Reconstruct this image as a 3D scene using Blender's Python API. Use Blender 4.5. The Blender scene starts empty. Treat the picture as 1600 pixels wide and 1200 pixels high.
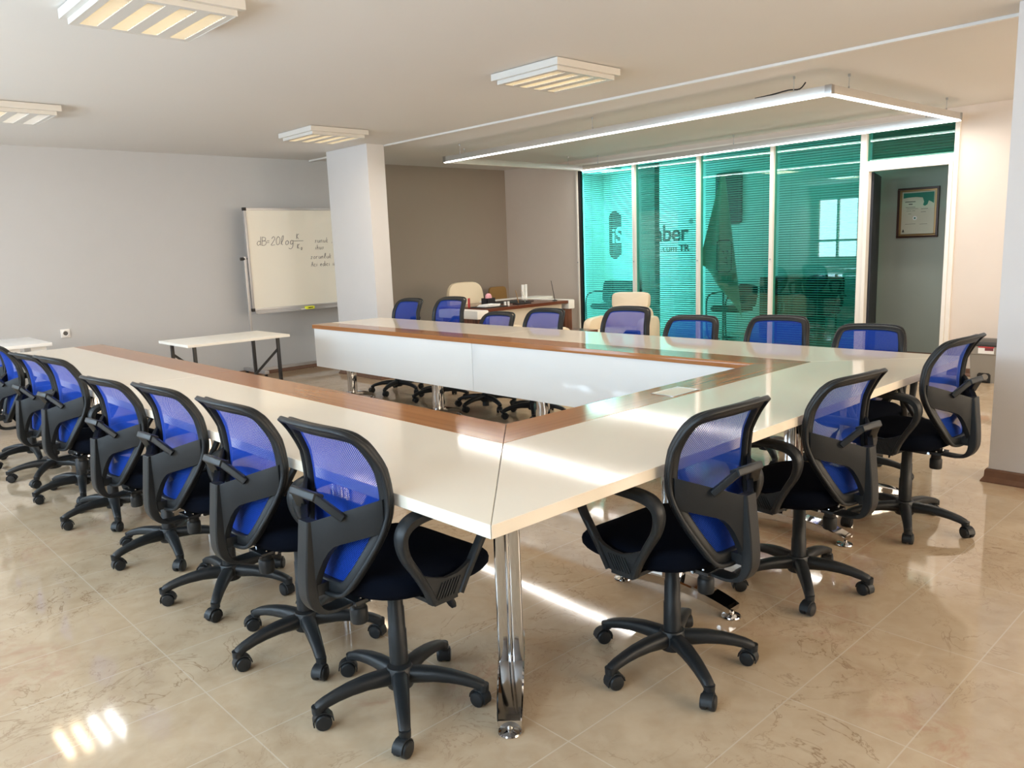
import bpy, bmesh, math, random
from mathutils import Vector, Matrix
random.seed(7)
C = bpy.context.scene.collection
SC = bpy.context.scene
PI = math.pi

# ------------------------------------------------------------------ camera
def make_camera():
    yaw, pitch, roll = 0.8184, 0.1709, -0.0377
    cy, sy, cp, sp = math.cos(yaw), math.sin(yaw), math.cos(pitch), math.sin(pitch)
    f = Vector((cy * cp, sy * cp, -sp))
    r = Vector((sy, -cy, 0))
    u = r.cross(f)
    cr, sr = math.cos(roll), math.sin(roll)
    r2 = cr * r + sr * u
    u2 = -sr * r + cr * u
    m = Matrix((r2, u2, -f)).transposed().to_4x4()
    m.translation = Vector((-1.1742, -1.3464, 1.395))
    cam = bpy.data.cameras.new('camera')
    cam.sensor_width = 36.0
    cam.lens = 36.0 * 1238.8 / 1600.0
    cam.clip_start = 0.05
    ob = bpy.data.objects.new('camera', cam)
    ob.matrix_world = m
    C.objects.link(ob)
    SC.camera = ob
make_camera()

# ------------------------------------------------------------------ world and view
SC.view_settings.view_transform = 'Standard'
SC.view_settings.look = 'None'
SC.view_settings.exposure = 0.55
SC.view_settings.gamma = 1.0
SC.view_settings.use_curve_mapping = False
SC.cycles.use_denoising = True
SC.cycles.max_bounces = 10
SC.cycles.diffuse_bounces = 5
SC.cycles.glossy_bounces = 5
SC.cycles.transparent_max_bounces = 16
SC.cycles.sample_clamp_indirect = 6.0

H = 2.53            # ceiling height
XG = 7.21           # partition wall plane
YB = 7.6            # wall with the whiteboard
XW = -2.6           # window wall behind the camera
YF = -4.2           # window wall to the camera's right, out of view

def make_world():
    w = bpy.data.worlds.new('sky'); SC.world = w; w.use_nodes = True
    nt = w.node_tree; n = nt.nodes; l = nt.links
    n.clear()
    out = n.new('ShaderNodeOutputWorld'); bg = n.new('ShaderNodeBackground')
    tc = n.new('ShaderNodeTexCoord'); sep = n.new('ShaderNodeSeparateXYZ')
    l.new(tc.outputs['Generated'], sep.inputs[0])
    # hazy sky, warmer and duller towards the sunlit town on the -Y side
    mp = n.new('ShaderNodeMapRange'); mp.inputs['From Min'].default_value = -0.8; mp.inputs['From Max'].default_value = -0.2
    l.new(sep.outputs['Y'], mp.inputs['Value'])
    mx = n.new('ShaderNodeMix'); mx.data_type = 'RGBA'
    mx.inputs['A'].default_value = (1.0, 0.76, 0.56, 1); mx.inputs['B'].default_value = (0.68, 0.83, 1.0, 1)
    l.new(mp.outputs['Result'], mx.inputs['Factor'])
    l.new(mx.outputs['Result'], bg.inputs['Color'])
    bg.inputs['Strength'].default_value = 12.0
    l.new(bg.outputs[0], out.inputs[0])
make_world()

WINDOWS_X = [(-0.9, 0.9), (1.5, 3.4), (4.0, 5.9), (6.5, 7.5)]     # openings in the x = XW wall (y ranges)
WINDOWS_Y = [(0.5, 2.5), (3.0, 5.0), (5.5, 7.0)]                                # openings in the y = YF wall (x ranges)
WZ0, WZ1 = 0.85, 2.25
OFFICE_WIN = (7.40, 9.00)                                                        # opening in the office facade (x range)

def portal(name, loc, rot, sx, sy):
    la = bpy.data.lights.new(name, 'AREA'); la.shape = 'RECTANGLE'; la.size = sx; la.size_y = sy
    la.cycles.is_portal = True
    o = bpy.data.objects.new(name, la); o.location = loc; o.rotation_euler = rot; C.objects.link(o)
for (a, b) in WINDOWS_X:
    portal('window_portal', (XW - 0.12, (a + b) / 2, (WZ0 + WZ1) / 2), (0, -PI / 2, 0), WZ1 - WZ0, b - a)
for (a, b) in WINDOWS_Y:
    portal('window_portal', ((a + b) / 2, YF - 0.12, (WZ0 + WZ1) / 2), (PI / 2, 0, 0), b - a, WZ1 - WZ0)
portal('window_portal', (sum(OFFICE_WIN) / 2, YB + 0.12, 1.30), (-PI / 2, 0, 0), OFFICE_WIN[1] - OFFICE_WIN[0], 2.3)

def lamp_area(name, loc, sx, sy, energy, color, rot=(0, 0, 0), rz=0.0):
    la = bpy.data.lights.new(name, 'AREA'); la.shape = 'RECTANGLE'; la.size = sx; la.size_y = sy
    la.energy = energy; la.color = color
    o = bpy.data.objects.new(name, la); o.location = loc; o.rotation_euler = (rot[0], rot[1], rz); C.objects.link(o)
    return o

# ------------------------------------------------------------------ materials
MATS = {}
def new_mat(name):
    m = bpy.data.materials.new(name); m.use_nodes = True
    MATS[name] = m
    return m, m.node_tree.nodes, m.node_tree.links, m.node_tree.nodes['Principled BSDF']

def pmat(name, col, rough=0.5, metal=0.0, coat=0.0, bump=0.0, bscale=200.0, var=0.0, vscale=6.0, spec=0.5, sheen=0.0):
    m, n, l, p = new_mat(name)
    p.inputs['Base Color'].default_value = (*col, 1)
    p.inputs['Roughness'].default_value = rough
    p.inputs['Metallic'].default_value = metal
    p.inputs['Coat Weight'].default_value = coat
    p.inputs['Coat Roughness'].default_value = 0.04
    p.inputs['Specular IOR Level'].default_value = spec
    p.inputs['Sheen Weight'].default_value = sheen
    tc = n.new('ShaderNodeTexCoord')
    if var > 0:
        ns = n.new('ShaderNodeTexNoise'); ns.inputs['Scale'].default_value = vscale; ns.inputs['Detail'].default_value = 4
        l.new(tc.outputs['Object'], ns.inputs['Vector'])
        mr = n.new('ShaderNodeMapRange'); mr.inputs['To Min'].default_value = 1 - var; mr.inputs['To Max'].default_value = 1 + var
        l.new(ns.outputs['Fac'], mr.inputs['Value'])
        mul = n.new('ShaderNodeVectorMath'); mul.operation = 'SCALE'; mul.inputs[0].default_value = col
        l.new(mr.outputs['Result'], mul.inputs['Scale']); l.new(mul.outputs['Vector'], p.inputs['Base Color'])
    if bump > 0:
        nb = n.new('ShaderNodeTexNoise'); nb.inputs['Scale'].default_value = bscale; nb.inputs['Detail'].default_value = 3
        l.new(tc.outputs['Object'], nb.inputs['Vector'])
        b = n.new('ShaderNodeBump'); b.inputs['Strength'].default_value = bump; b.inputs['Distance'].default_value = 0.002
        l.new(nb.outputs['Fac'], b.inputs['Height']); l.new(b.outputs['Normal'], p.inputs['Normal'])
    return m

def emat(name, col, strength):
    m, n, l, p = new_mat(name)
    p.inputs['Base Color'].default_value = (0.8, 0.8, 0.8, 1)
    p.inputs['Emission Color'].default_value = (*col, 1); p.inputs['Emission Strength'].default_value = strength
    return m

pmat('paint_grey', (0.52, 0.54, 0.57), 0.6, bump=0.15, bscale=60, var=0.02)
pmat('paint_light', (0.66, 0.65, 0.65), 0.55, bump=0.12, bscale=60, var=0.02)
pmat('paint_beige', (0.68, 0.595, 0.52), 0.55, bump=0.12, bscale=60, var=0.02)
pmat('column_dark', (0.16, 0.17, 0.16), 0.5)
pmat('wall_taupe', (0.33, 0.28, 0.235), 0.6, bump=0.12, bscale=60, var=0.02)
pmat('paint_ceiling', (0.74, 0.72, 0.69), 0.7, bump=0.1, bscale=30, var=0.02, vscale=1.0)
pmat('paint_office', (0.86, 0.87, 0.88), 0.6, var=0.02)
pmat('paint_green_grey', (0.30, 0.32, 0.265), 0.6, var=0.02)
pmat('brown_marble', (0.16, 0.085, 0.055), 0.25, var=0.25, vscale=18)
pmat('white_laminate', (0.85, 0.775, 0.655), 0.07, var=0.01, spec=0.38)
pmat('white_edge', (0.70, 0.71, 0.74), 0.3)
pmat('white_gloss', (0.80, 0.82, 0.82), 0.06, coat=0.6)
pmat('white_desk', (0.82, 0.83, 0.84), 0.3)
pmat('cream_top', (0.84, 0.82, 0.76), 0.35)
pmat('black_plastic', (0.013, 0.015, 0.017), 0.42, bump=0.25, bscale=500, var=0.12, vscale=14, spec=0.35)
pmat('black_smooth', (0.015, 0.016, 0.018), 0.25)
pmat('black_fabric', (0.0035, 0.005, 0.010), 1.0, bump=0.4, bscale=900, spec=0.05)
pmat('chrome', (0.62, 0.62, 0.63), 0.06, metal=1.0)
pmat('brushed_steel', (0.45, 0.45, 0.45), 0.28, metal=1.0)
pmat('aluminium', (0.62, 0.60, 0.57), 0.35, metal=0.75)
pmat('white_metal', (0.74, 0.73, 0.70), 0.35)
pmat('fixture_white', (0.66, 0.64, 0.60), 0.35)
pmat('frame_white', (0.80, 0.75, 0.68), 0.35)
pmat('black_steel', (0.012, 0.012, 0.013), 0.4)
pmat('whiteboard', (0.78, 0.77, 0.70), 0.12, coat=0.4, var=0.02, vscale=2)
pmat('grey_steel', (0.45, 0.45, 0.46), 0.35, metal=0.5)
pmat('marker_ink', (0.12, 0.12, 0.15), 0.6)
pmat('yellow_felt', (0.75, 0.80, 0.05), 0.7)
pmat('cream_leather', (0.74, 0.62, 0.45), 0.45, bump=0.1, bscale=120, var=0.03)
pmat('cream_panel', (0.66, 0.58, 0.46), 0.4)
pmat('tan_fabric', (0.28, 0.16, 0.05), 0.8)
pmat('paper', (0.8, 0.8, 0.78), 0.8)
pmat('pink_paper', (0.75, 0.35, 0.38), 0.8)
pmat('red_paper', (0.45, 0.04, 0.04), 0.7)
pmat('black_matte', (0.010, 0.010, 0.012), 0.6)
pmat('door_dark', (0.012, 0.014, 0.022), 0.5)
pmat('bin_grey', (0.27, 0.25, 0.22), 0.45, var=0.03)
pmat('bin_dark', (0.06, 0.055, 0.05), 0.4)
pmat('bin_black', (0.012, 0.012, 0.012), 0.5)
pmat('logo_maroon', (0.17, 0.04, 0.05), 0.6)
pmat('logo_dark', (0.012, 0.02, 0.03), 0.6)
pmat('logo_white', (0.85, 0.87, 0.87), 0.5)
pmat('flag_cloth', (0.42, 0.45, 0.34), 0.9)
pmat('cert_wood', (0.055, 0.022, 0.012), 0.35, var=0.2, vscale=40)
pmat('cert_gold', (0.36, 0.22, 0.09), 0.35, metal=0.5)
pmat('cert_paper', (0.55, 0.54, 0.42), 0.7)
pmat('cert_green', (0.01, 0.17, 0.11), 0.6)
pmat('cert_ink', (0.05, 0.05, 0.04), 0.7)
pmat('socket_white', (0.82, 0.82, 0.82), 0.3)
pmat('socket_hole', (0.10, 0.10, 0.10), 0.5)
pmat('blind_slat', (0.34, 0.36, 0.35), 0.5)
pmat('knob_black', (0.02, 0.02, 0.02), 0.35)
pmat('seam_dark', (0.10, 0.08, 0.06), 0.6)
pmat('powerbox_lid', (0.55, 0.46, 0.34), 0.3)
emat('tube_warm', (1.0, 0.76, 0.38), 1.1)
emat('tube_white', (0.92, 0.96, 1.0), 0.85)
emat('led_white', (1.0, 0.97, 0.93), 5.0)

def wood(name, along, base, dark, rough=0.18):
    m, n, l, p = new_mat(name)
    tc = n.new('ShaderNodeTexCoord'); mp = n.new('ShaderNodeMapping')
    l.new(tc.outputs['Object'], mp.inputs['Vector'])
    s = [45, 45, 45]; s[along] = 0.9
    mp.inputs['Scale'].default_value = s
    ns = n.new('ShaderNodeTexNoise'); ns.inputs['Scale'].default_value = 1.0; ns.inputs['Detail'].default_value = 3; ns.inputs['Distortion'].default_value = 0.15
    l.new(mp.outputs[0], ns.inputs['Vector'])
    mp2 = n.new('ShaderNodeMapping'); s2 = [12, 12, 12]; s2[along] = 0.25; mp2.inputs['Scale'].default_value = s2
    l.new(tc.outputs['Object'], mp2.inputs['Vector'])
    n2 = n.new('ShaderNodeTexNoise'); n2.inputs['Scale'].default_value = 1.0; n2.inputs['Detail'].default_value = 3
    l.new(mp2.outputs[0], n2.inputs['Vector'])
    add = n.new('ShaderNodeMath'); add.operation = 'ADD'; l.new(ns.outputs['Fac'], add.inputs[0]); l.new(n2.outputs['Fac'], add.inputs[1])
    mr = n.new('ShaderNodeMapRange'); mr.inputs['From Min'].default_value = 0.75; mr.inputs['From Max'].default_value = 1.25
    l.new(add.outputs[0], mr.inputs['Value'])
    mx = n.new('ShaderNodeMix'); mx.data_type = 'RGBA'
    mx.inputs['A'].default_value = (*dark, 1); mx.inputs['B'].default_value = (*base, 1)
    l.new(mr.outputs['Result'], mx.inputs['Factor']); l.new(mx.outputs['Result'], p.inputs['Base Color'])
    p.inputs['Roughness'].default_value = rough
    p.inputs['Specular IOR Level'].default_value = 0.32
    return m
OAK, OAKD = (0.43, 0.185, 0.068), (0.33, 0.130, 0.045)
wood('oak_x', 0, OAK, OAKD, 0.11); wood('oak_y', 1, OAK, OAKD, 0.11)
wood('walnut_x', 0, (0.15, 0.045, 0.022), (0.07, 0.02, 0.010), 0.2)
wood('walnut_z', 2, (0.20, 0.075, 0.040), (0.06, 0.02, 0.012), 0.35)

def floor_mat():
    m, n, l, p = new_mat('marble_floor')
    geo = n.new('ShaderNodeNewGeometry')
    def noise(scale, detail, dist=0.0, rough=0.55, off=(0, 0, 0), sc=(1, 1, 1)):
        mp = n.new('ShaderNodeMapping'); mp.inputs['Location'].default_value = off; mp.inputs['Scale'].default_value = sc
        l.new(geo.outputs['Position'], mp.inputs['Vector'])
        t = n.new('ShaderNodeTexNoise'); t.inputs['Scale'].default_value = scale; t.inputs['Detail'].default_value = detail
        t.inputs['Distortion'].default_value = dist; t.inputs['Roughness'].default_value = rough
        l.new(mp.outputs[0], t.inputs['Vector']); return t.outputs['Fac']
    def ramp(sock, a, b, ca=0.0, cb=1.0):
        r = n.new('ShaderNodeMapRange'); r.inputs['From Min'].default_value = a; r.inputs['From Max'].default_value = b
        r.inputs['To Min'].default_value = ca; r.inputs['To Max'].default_value = cb
        l.new(sock, r.inputs['Value']); return r.outputs['Result']
    def mix(fac, a, b):
        x = n.new('ShaderNodeMix'); x.data_type = 'RGBA'
        l.new(fac, x.inputs['Factor'])
        for s, v in (('A', a), ('B', b)):
            if isinstance(v, tuple): x.inputs[s].default_value = (*v, 1)
            else: l.new(v, x.inputs[s])
        return x.outputs['Result']
    def vein(scale, width, off):
        v = noise(scale, 5, 1.2, 0.6, off)
        s = n.new('ShaderNodeMath'); s.operation = 'SUBTRACT'; l.new(v, s.inputs[0]); s.inputs[1].default_value = 0.5
        a = n.new('ShaderNodeMath'); a.operation = 'ABSOLUTE'; l.new(s.outputs[0], a.inputs[0])
        return ramp(a.outputs[0], 0.0, width, 1.0, 0.0)
    def mul(a, b):
        x = n.new('ShaderNodeMath'); x.operation = 'MULTIPLY'; l.new(a, x.inputs[0])
        if isinstance(b, float): x.inputs[1].default_value = b
        else: l.new(b, x.inputs[1])
        return x.outputs[0]
    # tiles: brick texture gives each tile a slight tone of its own and the joints
    mpb = n.new('ShaderNodeMapping'); mpb.inputs['Location'].default_value = (0.30, -0.07, 0); l.new(geo.outputs['Position'], mpb.inputs['Vector'])
    br = n.new('ShaderNodeTexBrick'); br.offset = 0.0; br.inputs['Scale'].default_value = 1.0
    br.inputs['Brick Width'].default_value = 0.62; br.inputs['Row Height'].default_value = 0.345
    br.inputs['Mortar Size'].default_value = 0.0022; br.inputs['Mortar Smooth'].default_value = 0.1
    br.inputs['Color1'].default_value = (0.0, 0, 0, 1); br.inputs['Color2'].default_value = (1, 1, 1, 1); br.inputs['Mortar'].default_value = (0.5, 0.5, 0.5, 1)
    l.new(mpb.outputs[0], br.inputs['Vector'])
    tile = n.new('ShaderNodeSeparateColor'); l.new(br.outputs['Color'], tile.inputs[0])
    c = mix(ramp(noise(3.0, 6, 0.8), 0.3, 0.7), (0.40, 0.295, 0.19), (0.53, 0.415, 0.285))
    c = mix(ramp(tile.outputs['Red'], 0.0, 1.0, 0.0, 0.35), c, (0.48, 0.35, 0.22))
    c = mix(ramp(noise(14, 6, 0.5), 0.35, 0.75, 0.0, 0.45), c, (0.57, 0.465, 0.335))
    pink = mul(ramp(noise(1.1, 3, 0.6, 0.5, (4, 2, 0)), 0.56, 0.68), ramp(noise(9, 6, 1.5, 0.65, (1, 7, 0)), 0.45, 0.62))
    c = mix(mul(pink, 0.55), c, (0.40, 0.20, 0.135))
    v1 = mul(vein(3.2, 0.012, (3, 1, 0)), ramp(noise(1.7, 2, 0, 0.5, (9, 3, 0)), 0.45, 0.65))
    c = mix(mul(v1, 0.85), c, (0.27, 0.175, 0.10))
    v2 = mul(vein(7.0, 0.012, (0, 5, 0)), ramp(noise(2.2, 2, 0, 0.5, (2, 8, 0)), 0.48, 0.62))
    c = mix(mul(v2, 0.7), c, (0.30, 0.19, 0.12))
    c = mix(mul(br.outputs['Fac'], 0.8), c, (0.56, 0.475, 0.37))
    l.new(c, p.inputs['Base Color'])
    r = ramp(noise(2.5, 4), 0.3, 0.7, 0.035, 0.085)
    l.new(r, p.inputs['Roughness'])
    p.inputs['Specular IOR Level'].default_value = 0.5
floor_mat()

def mesh_mat():
    # woven net: small round holes in blue cloth
    m, n, l, p = new_mat('blue_mesh')
    uv = n.new('ShaderNodeTexCoord'); mp = n.new('ShaderNodeMapping'); mp.inputs['Rotation'].default_value = (0, 0, PI / 4)
    l.new(uv.outputs['UV'], mp.inputs['Vector'])
    vm = n.new('ShaderNodeVectorMath'); vm.operation = 'SCALE'; vm.inputs['Scale'].default_value = 230.0; l.new(mp.outputs[0], vm.inputs[0])
    fr = n.new('ShaderNodeVectorMath'); fr.operation = 'FRACTION'; l.new(vm.outputs[0], fr.inputs[0])
    sb = n.new('ShaderNodeVectorMath'); sb.operation = 'SUBTRACT'; sb.inputs[1].default_value = (0.5, 0.5, 0); l.new(fr.outputs[0], sb.inputs[0])
    sp = n.new('ShaderNodeSeparateXYZ'); l.new(sb.outputs[0], sp.inputs[0])
    cb = n.new('ShaderNodeCombineXYZ'); l.new(sp.outputs['X'], cb.inputs['X']); l.new(sp.outputs['Y'], cb.inputs['Y'])
    ln = n.new('ShaderNodeVectorMath'); ln.operation = 'LENGTH'; l.new(cb.outputs[0], ln.inputs[0])
    gt = n.new('ShaderNodeMath'); gt.operation = 'GREATER_THAN'; gt.inputs[1].default_value = 0.290; l.new(ln.outputs['Value'], gt.inputs[0])
    l.new(gt.outputs[0], p.inputs['Alpha'])
    p.inputs['Base Color'].default_value = (0.002, 0.042, 0.34, 1)
    p.inputs['Roughness'].default_value = 0.7
    p.inputs['Specular IOR Level'].default_value = 0.2
mesh_mat()

def glass_mat(name, tint, spec=1.0):
    m, n, l, p = new_mat(name); n.remove(p)
    out = n['Material Output']
    tr = n.new('ShaderNodeBsdfTransparent'); tr.inputs['Color'].default_value = (*tint, 1)
    gl = n.new('ShaderNodeBsdfGlossy'); gl.inputs['Roughness'].default_value = 0.0; gl.inputs['Color'].default_value = (1, 1, 1, 1)
    # thin pane: Schlick reflectance, the same from both sides (no refraction, so no total reflection)
    geo = n.new('ShaderNodeNewGeometry'); dt = n.new('ShaderNodeVectorMath'); dt.operation = 'DOT_PRODUCT'
    l.new(geo.outputs['Incoming'], dt.inputs[0]); l.new(geo.outputs['Normal'], dt.inputs[1])
    def mth(op, a, v=None, v0=None):
        x = n.new('ShaderNodeMath'); x.operation = op
        if v0 is not None: x.inputs[0].default_value = v0; l.new(a, x.inputs[1])
        else:
            l.new(a, x.inputs[0])
            if v is not None: x.inputs[1].default_value = v
        return x
    ab = mth('ABSOLUTE', dt.outputs['Value']); om = mth('SUBTRACT', ab.outputs[0], v0=1.0); pw = mth('POWER', om.outputs[0], 5.0)
    sc_ = mth('MULTIPLY', pw.outputs[0], 0.96); ad = mth('ADD', sc_.outputs[0], 0.042)
    ml = mth('MULTIPLY', ad.outputs[0], spec); ml.use_clamp = True
    mx = n.new('ShaderNodeMixShader'); l.new(ml.outputs[0], mx.inputs['Fac']); l.new(tr.outputs[0], mx.inputs[1]); l.new(gl.outputs[0], mx.inputs[2])
    l.new(mx.outputs[0], out.inputs['Surface'])
glass_mat('green_glass', (0.33, 0.80, 0.72), 1.2)
glass_mat('clear_glass', (0.92, 0.95, 0.95), 1.0)

# ------------------------------------------------------------------ mesh helpers
class MB:
    def __init__(s): s.v = []; s.f = []; s.uv = None
    def add(s, vs, fs):
        o = len(s.v); s.v += [tuple(v) for v in vs]; s.f += [tuple(i + o for i in f) for f in fs]; return s
    def box(s, x0, x1, y0, y1, z0, z1):
        return s.add([(x0, y0, z0), (x1, y0, z0), (x1, y1, z0), (x0, y1, z0), (x0, y0, z1), (x1, y0, z1), (x1, y1, z1), (x0, y1, z1)],
                     [(0, 3, 2, 1), (4, 5, 6, 7), (0, 1, 5, 4), (1, 2, 6, 5), (2, 3, 7, 6), (3, 0, 4, 7)])
    def prism(s, poly, a, b, axis=2):
        # poly: 2D points in the plane normal to axis; a, b the extent along it
        def P(p, h):
            if axis == 2: return (p[0], p[1], h)
            if axis == 1: return (p[0], h, p[1])
            return (h, p[0], p[1])
        n = len(poly); vs = [P(p, a) for p in poly] + [P(p, b) for p in poly]
        fs = [tuple(range(n - 1, -1, -1)), tuple(range(n, 2 * n))] + [(i, (i + 1) % n, n + (i + 1) % n, n + i) for i in range(n)]
        return s.add(vs, fs)
    def loft(s, rings, closed=True, caps=True):
        n = len(rings[0]); vs = [v for r in rings for v in r]; fs = []
        for k in range(len(rings) - 1):
            for i in range(n if closed else n - 1):
                a = k * n + i; b = k * n + (i + 1) % n
                fs.append((a, b, b + n, a + n))
        if caps:
            fs.append(tuple(range(n - 1, -1, -1))); fs.append(tuple(range((len(rings) - 1) * n, len(rings) * n)))
        return s.add(vs, fs)
    def cyl(s, p0, p1, r0, r1=None, seg=16):
        r1 = r0 if r1 is None else r1
        p0 = Vector(p0); p1 = Vector(p1); t = (p1 - p0).normalized()
        a = t.orthogonal().normalized(); b = t.cross(a)
        return s.loft([[p + (a * math.cos(2 * PI * i / seg) + b * math.sin(2 * PI * i / seg)) * r for i in range(seg)] for p, r in ((p0, r0), (p1, r1))])
    def lathe(s, prof, seg=20, c=(0, 0, 0), sx=1.0, sy=1.0):
        return s.loft([[(c[0] + sx * r * math.cos(2 * PI * i / seg), c[1] + sy * r * math.sin(2 * PI * i / seg), c[2] + z) for i in range(seg)] for r, z in prof])
    def tube(s, pts, r, seg=8, closed=False):
        pts = [Vector(p) for p in pts]; rings = []; n = len(pts); up = None
        for i, p in enumerate(pts):
            if closed: t = (pts[(i + 1) % n] - pts[i - 1]).normalized()
            else: t = (pts[min(i + 1, n - 1)] - pts[max(i - 1, 0)]).normalized()
            up = t.orthogonal().normalized() if up is None else (up - t * up.dot(t)).normalized()
            b = t.cross(up); rr = r[i] if isinstance(r, list) else r
            rings.append([p + (up * math.cos(2 * PI * k / seg) + b * math.sin(2 * PI * k / seg)) * rr for k in range(seg)])
        if closed: rings.append(rings[0])
        return s.loft(rings, True, not closed)
    def strap(s, pts, ups, w, h, closed=False, ch=0.3):
        # rectangular section with chamfered edges; h along ups, w across
        pts = [Vector(p) for p in pts]; n = len(pts); rings = []
        for i, p in enumerate(pts):
            if closed: t = (pts[(i + 1) % n] - pts[i - 1]).normalized()
            else: t = (pts[min(i + 1, n - 1)] - pts[max(i - 1, 0)]).normalized()
            u = Vector(ups[i] if isinstance(ups, list) else ups); u = (u - t * u.dot(t)).normalized(); b = t.cross(u)
            ww = (w[i] if isinstance(w, list) else w) / 2; hh = (h[i] if isinstance(h, list) else h) / 2; c = min(ww, hh) * ch
            rings.append([p + b * x + u * y for x, y in ((ww, -hh + c), (ww, hh - c), (ww - c, hh), (-ww + c, hh), (-ww, hh - c), (-ww, -hh + c), (-ww + c, -hh), (ww - c, -hh))])
        if closed: rings.append(rings[0])
        return s.loft(rings, True, not closed)
    def xf(s, m):
        s.v = [tuple(m @ Vector(v)) for v in s.v]; return s
    def build(s, name, mat, parent=None, loc=None, bev=0.0, bseg=2, smooth=True, angle=35, dbl=True):
        me = bpy.data.meshes.new(name)
        bm = bmesh.new()
        vs = [bm.verts.new(v) for v in s.v]
        for f in s.f:
            try: bm.faces.new([vs[i] for i in f])
            except ValueError: pass
        if dbl: bmesh.ops.remove_doubles(bm, verts=bm.verts, dist=1e-6)
        bmesh.ops.recalc_face_normals(bm, faces=bm.faces)
        if bev > 0:
            es = [e for e in bm.edges if len(e.link_faces) == 2 and e.calc_face_angle(0) > 0.5]
            bmesh.ops.bevel(bm, geom=es, offset=bev, segments=bseg, affect='EDGES', profile=0.7, clamp_overlap=True)
        bm.to_mesh(me); bm.free()
        if smooth:
            for p in me.polygons: p.use_smooth = True
            me.set_sharp_from_angle(angle=math.radians(angle))
        me.materials.append(MATS[mat])
        o = bpy.data.objects.new(name, me); C.objects.link(o)
        if parent: o.parent = parent
        if loc: o.location = loc
        return o

def tag(o, label=None, cat=None, group=None, kind=None):
    if label: o['label'] = label
    if cat: o['category'] = cat
    if group: o['group'] = group
    if kind: o['kind'] = kind
    return o
def empty(name, loc=(0, 0, 0), rz=0.0, **k):
    o = bpy.data.objects.new(name, None); o.empty_display_size = 0.1; o.location = loc; o.rotation_euler = (0, 0, rz); C.objects.link(o)
    return tag(o, **k)
def copy_tree(o, parent=None):
    c = o.copy(); C.objects.link(c); c.parent = parent
    for ch in list(o.children): copy_tree(ch, c)
    return c
def box(name, mat, b, parent=None, bev=0.0, **k):
    return MB().box(*b).build(name, mat, parent, bev=bev, **k)
def text_part(name, s, mat, parent, size, m, bold=0.0, shear=0.0, space=1.0, ext=0.0006):
    cu = bpy.data.curves.new(name, 'FONT'); cu.body = s; cu.size = size; cu.extrude = ext; cu.offset = bold; cu.shear = shear; cu.space_character = space
    t = bpy.data.objects.new(name, cu); C.objects.link(t)
    dg = bpy.context.evaluated_depsgraph_get(); dg.update()
    me = bpy.data.meshes.new_from_object(t.evaluated_get(dg)); bpy.data.objects.remove(t)
    me.transform(m); me.materials.clear(); me.materials.append(MATS[mat])
    o = bpy.data.objects.new(name, me); C.objects.link(o); o.parent = parent
    return o
def frame_matrix(origin, right, up):
    r = Vector(right).normalized(); u = Vector(up).normalized(); n = r.cross(u)
    m = Matrix((r, u, n)).transposed().to_4x4(); m.translation = Vector(origin); return m
def interp(tab, x):
    if x <= tab[0][0]: return tab[0][1]
    for i in range(len(tab) - 1):
        (a, fa), (b, fb) = tab[i], tab[i + 1]
        if x <= b:
            t = (x - a) / (b - a)
            m0 = (fb - tab[i - 1][1]) / (b - tab[i - 1][0]) if i > 0 else (fb - fa) / (b - a)
            m1 = (tab[i + 2][1] - fa) / (tab[i + 2][0] - a) if i + 2 < len(tab) else (fb - fa) / (b - a)
            h = b - a
            return (2*t**3 - 3*t**2 + 1)*fa + (t**3 - 2*t**2 + t)*h*m0 + (-2*t**3 + 3*t**2)*fb + (t**3 - t**2)*h*m1
    return tab[-1][1]
def catmull(pts, k=6, closed=False):
    pts = [Vector(p) for p in pts]; n = len(pts); out = []
    rng = range(n) if closed else range(n - 1)
    for i in rng:
        p0 = pts[i - 1] if (closed or i > 0) else pts[0]; p1 = pts[i]; p2 = pts[(i + 1) % n]; p3 = pts[(i + 2) % n] if (closed or i + 2 < n) else pts[-1]
        for j in range(k):
            t = j / k
            out.append(0.5 * ((2 * p1) + (p2 - p0) * t + (2 * p0 - 5 * p1 + 4 * p2 - p3) * t * t + (3 * p1 - p0 - 3 * p2 + p3) * t ** 3))
    if not closed: out.append(pts[-1])
    return out

# ------------------------------------------------------------------ room shell
def S(o): return tag(o, kind='structure')
S(box('floor', 'marble_floor', (XW - 0.2, 10.0, YF - 0.2, YB + 0.2, -0.15, 0.0)))
S(box('ceiling', 'paint_ceiling', (XW - 0.2, 10.0, YF - 0.2, YB + 0.2, H, H + 0.15)))

def wall_with_holes(name, mat, axis, plane, thick, a0, a1, holes, z1=H):
    # axis 'x': wall plane x = plane, running along y; holes: (a, b, z0, z1)
    mb = MB()
    def bx(a, b, c, d):
        if b - a < 1e-4 or d - c < 1e-4: return
        if axis == 'x': mb.box(min(plane, plane + thick), max(plane, plane + thick), a, b, c, d)
        else: mb.box(a, b, min(plane, plane + thick), max(plane, plane + thick), c, d)
    cur = a0
    for (a, b, c, d) in sorted(holes):
        bx(cur, a, 0, z1); bx(a, b, 0, c); bx(a, b, d, z1); cur = b
    bx(cur, a1, 0, z1)
    return S(mb.build(name, mat, smooth=False))
wall_with_holes('wall_left', 'paint_grey', 'y', YB, 0.2, XW - 0.2, 4.72, [])
wall_with_holes('wall_left_darker', 'wall_taupe', 'y', YB, 0.2, 4.72, XG, [])  # continues the left wall in the same plane, in a darker tone
wall_with_holes('wall_window_side', 'paint_grey', 'x', XW, -0.2, YF - 0.2, YB, [(a, b, WZ0, WZ1) for a, b in WINDOWS_X])
wall_with_holes('wall_behind', 'wall_taupe', 'y', YF, -0.2, XW, 10.0, [(a, b, WZ0, WZ1) for a, b in WINDOWS_Y])
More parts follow.
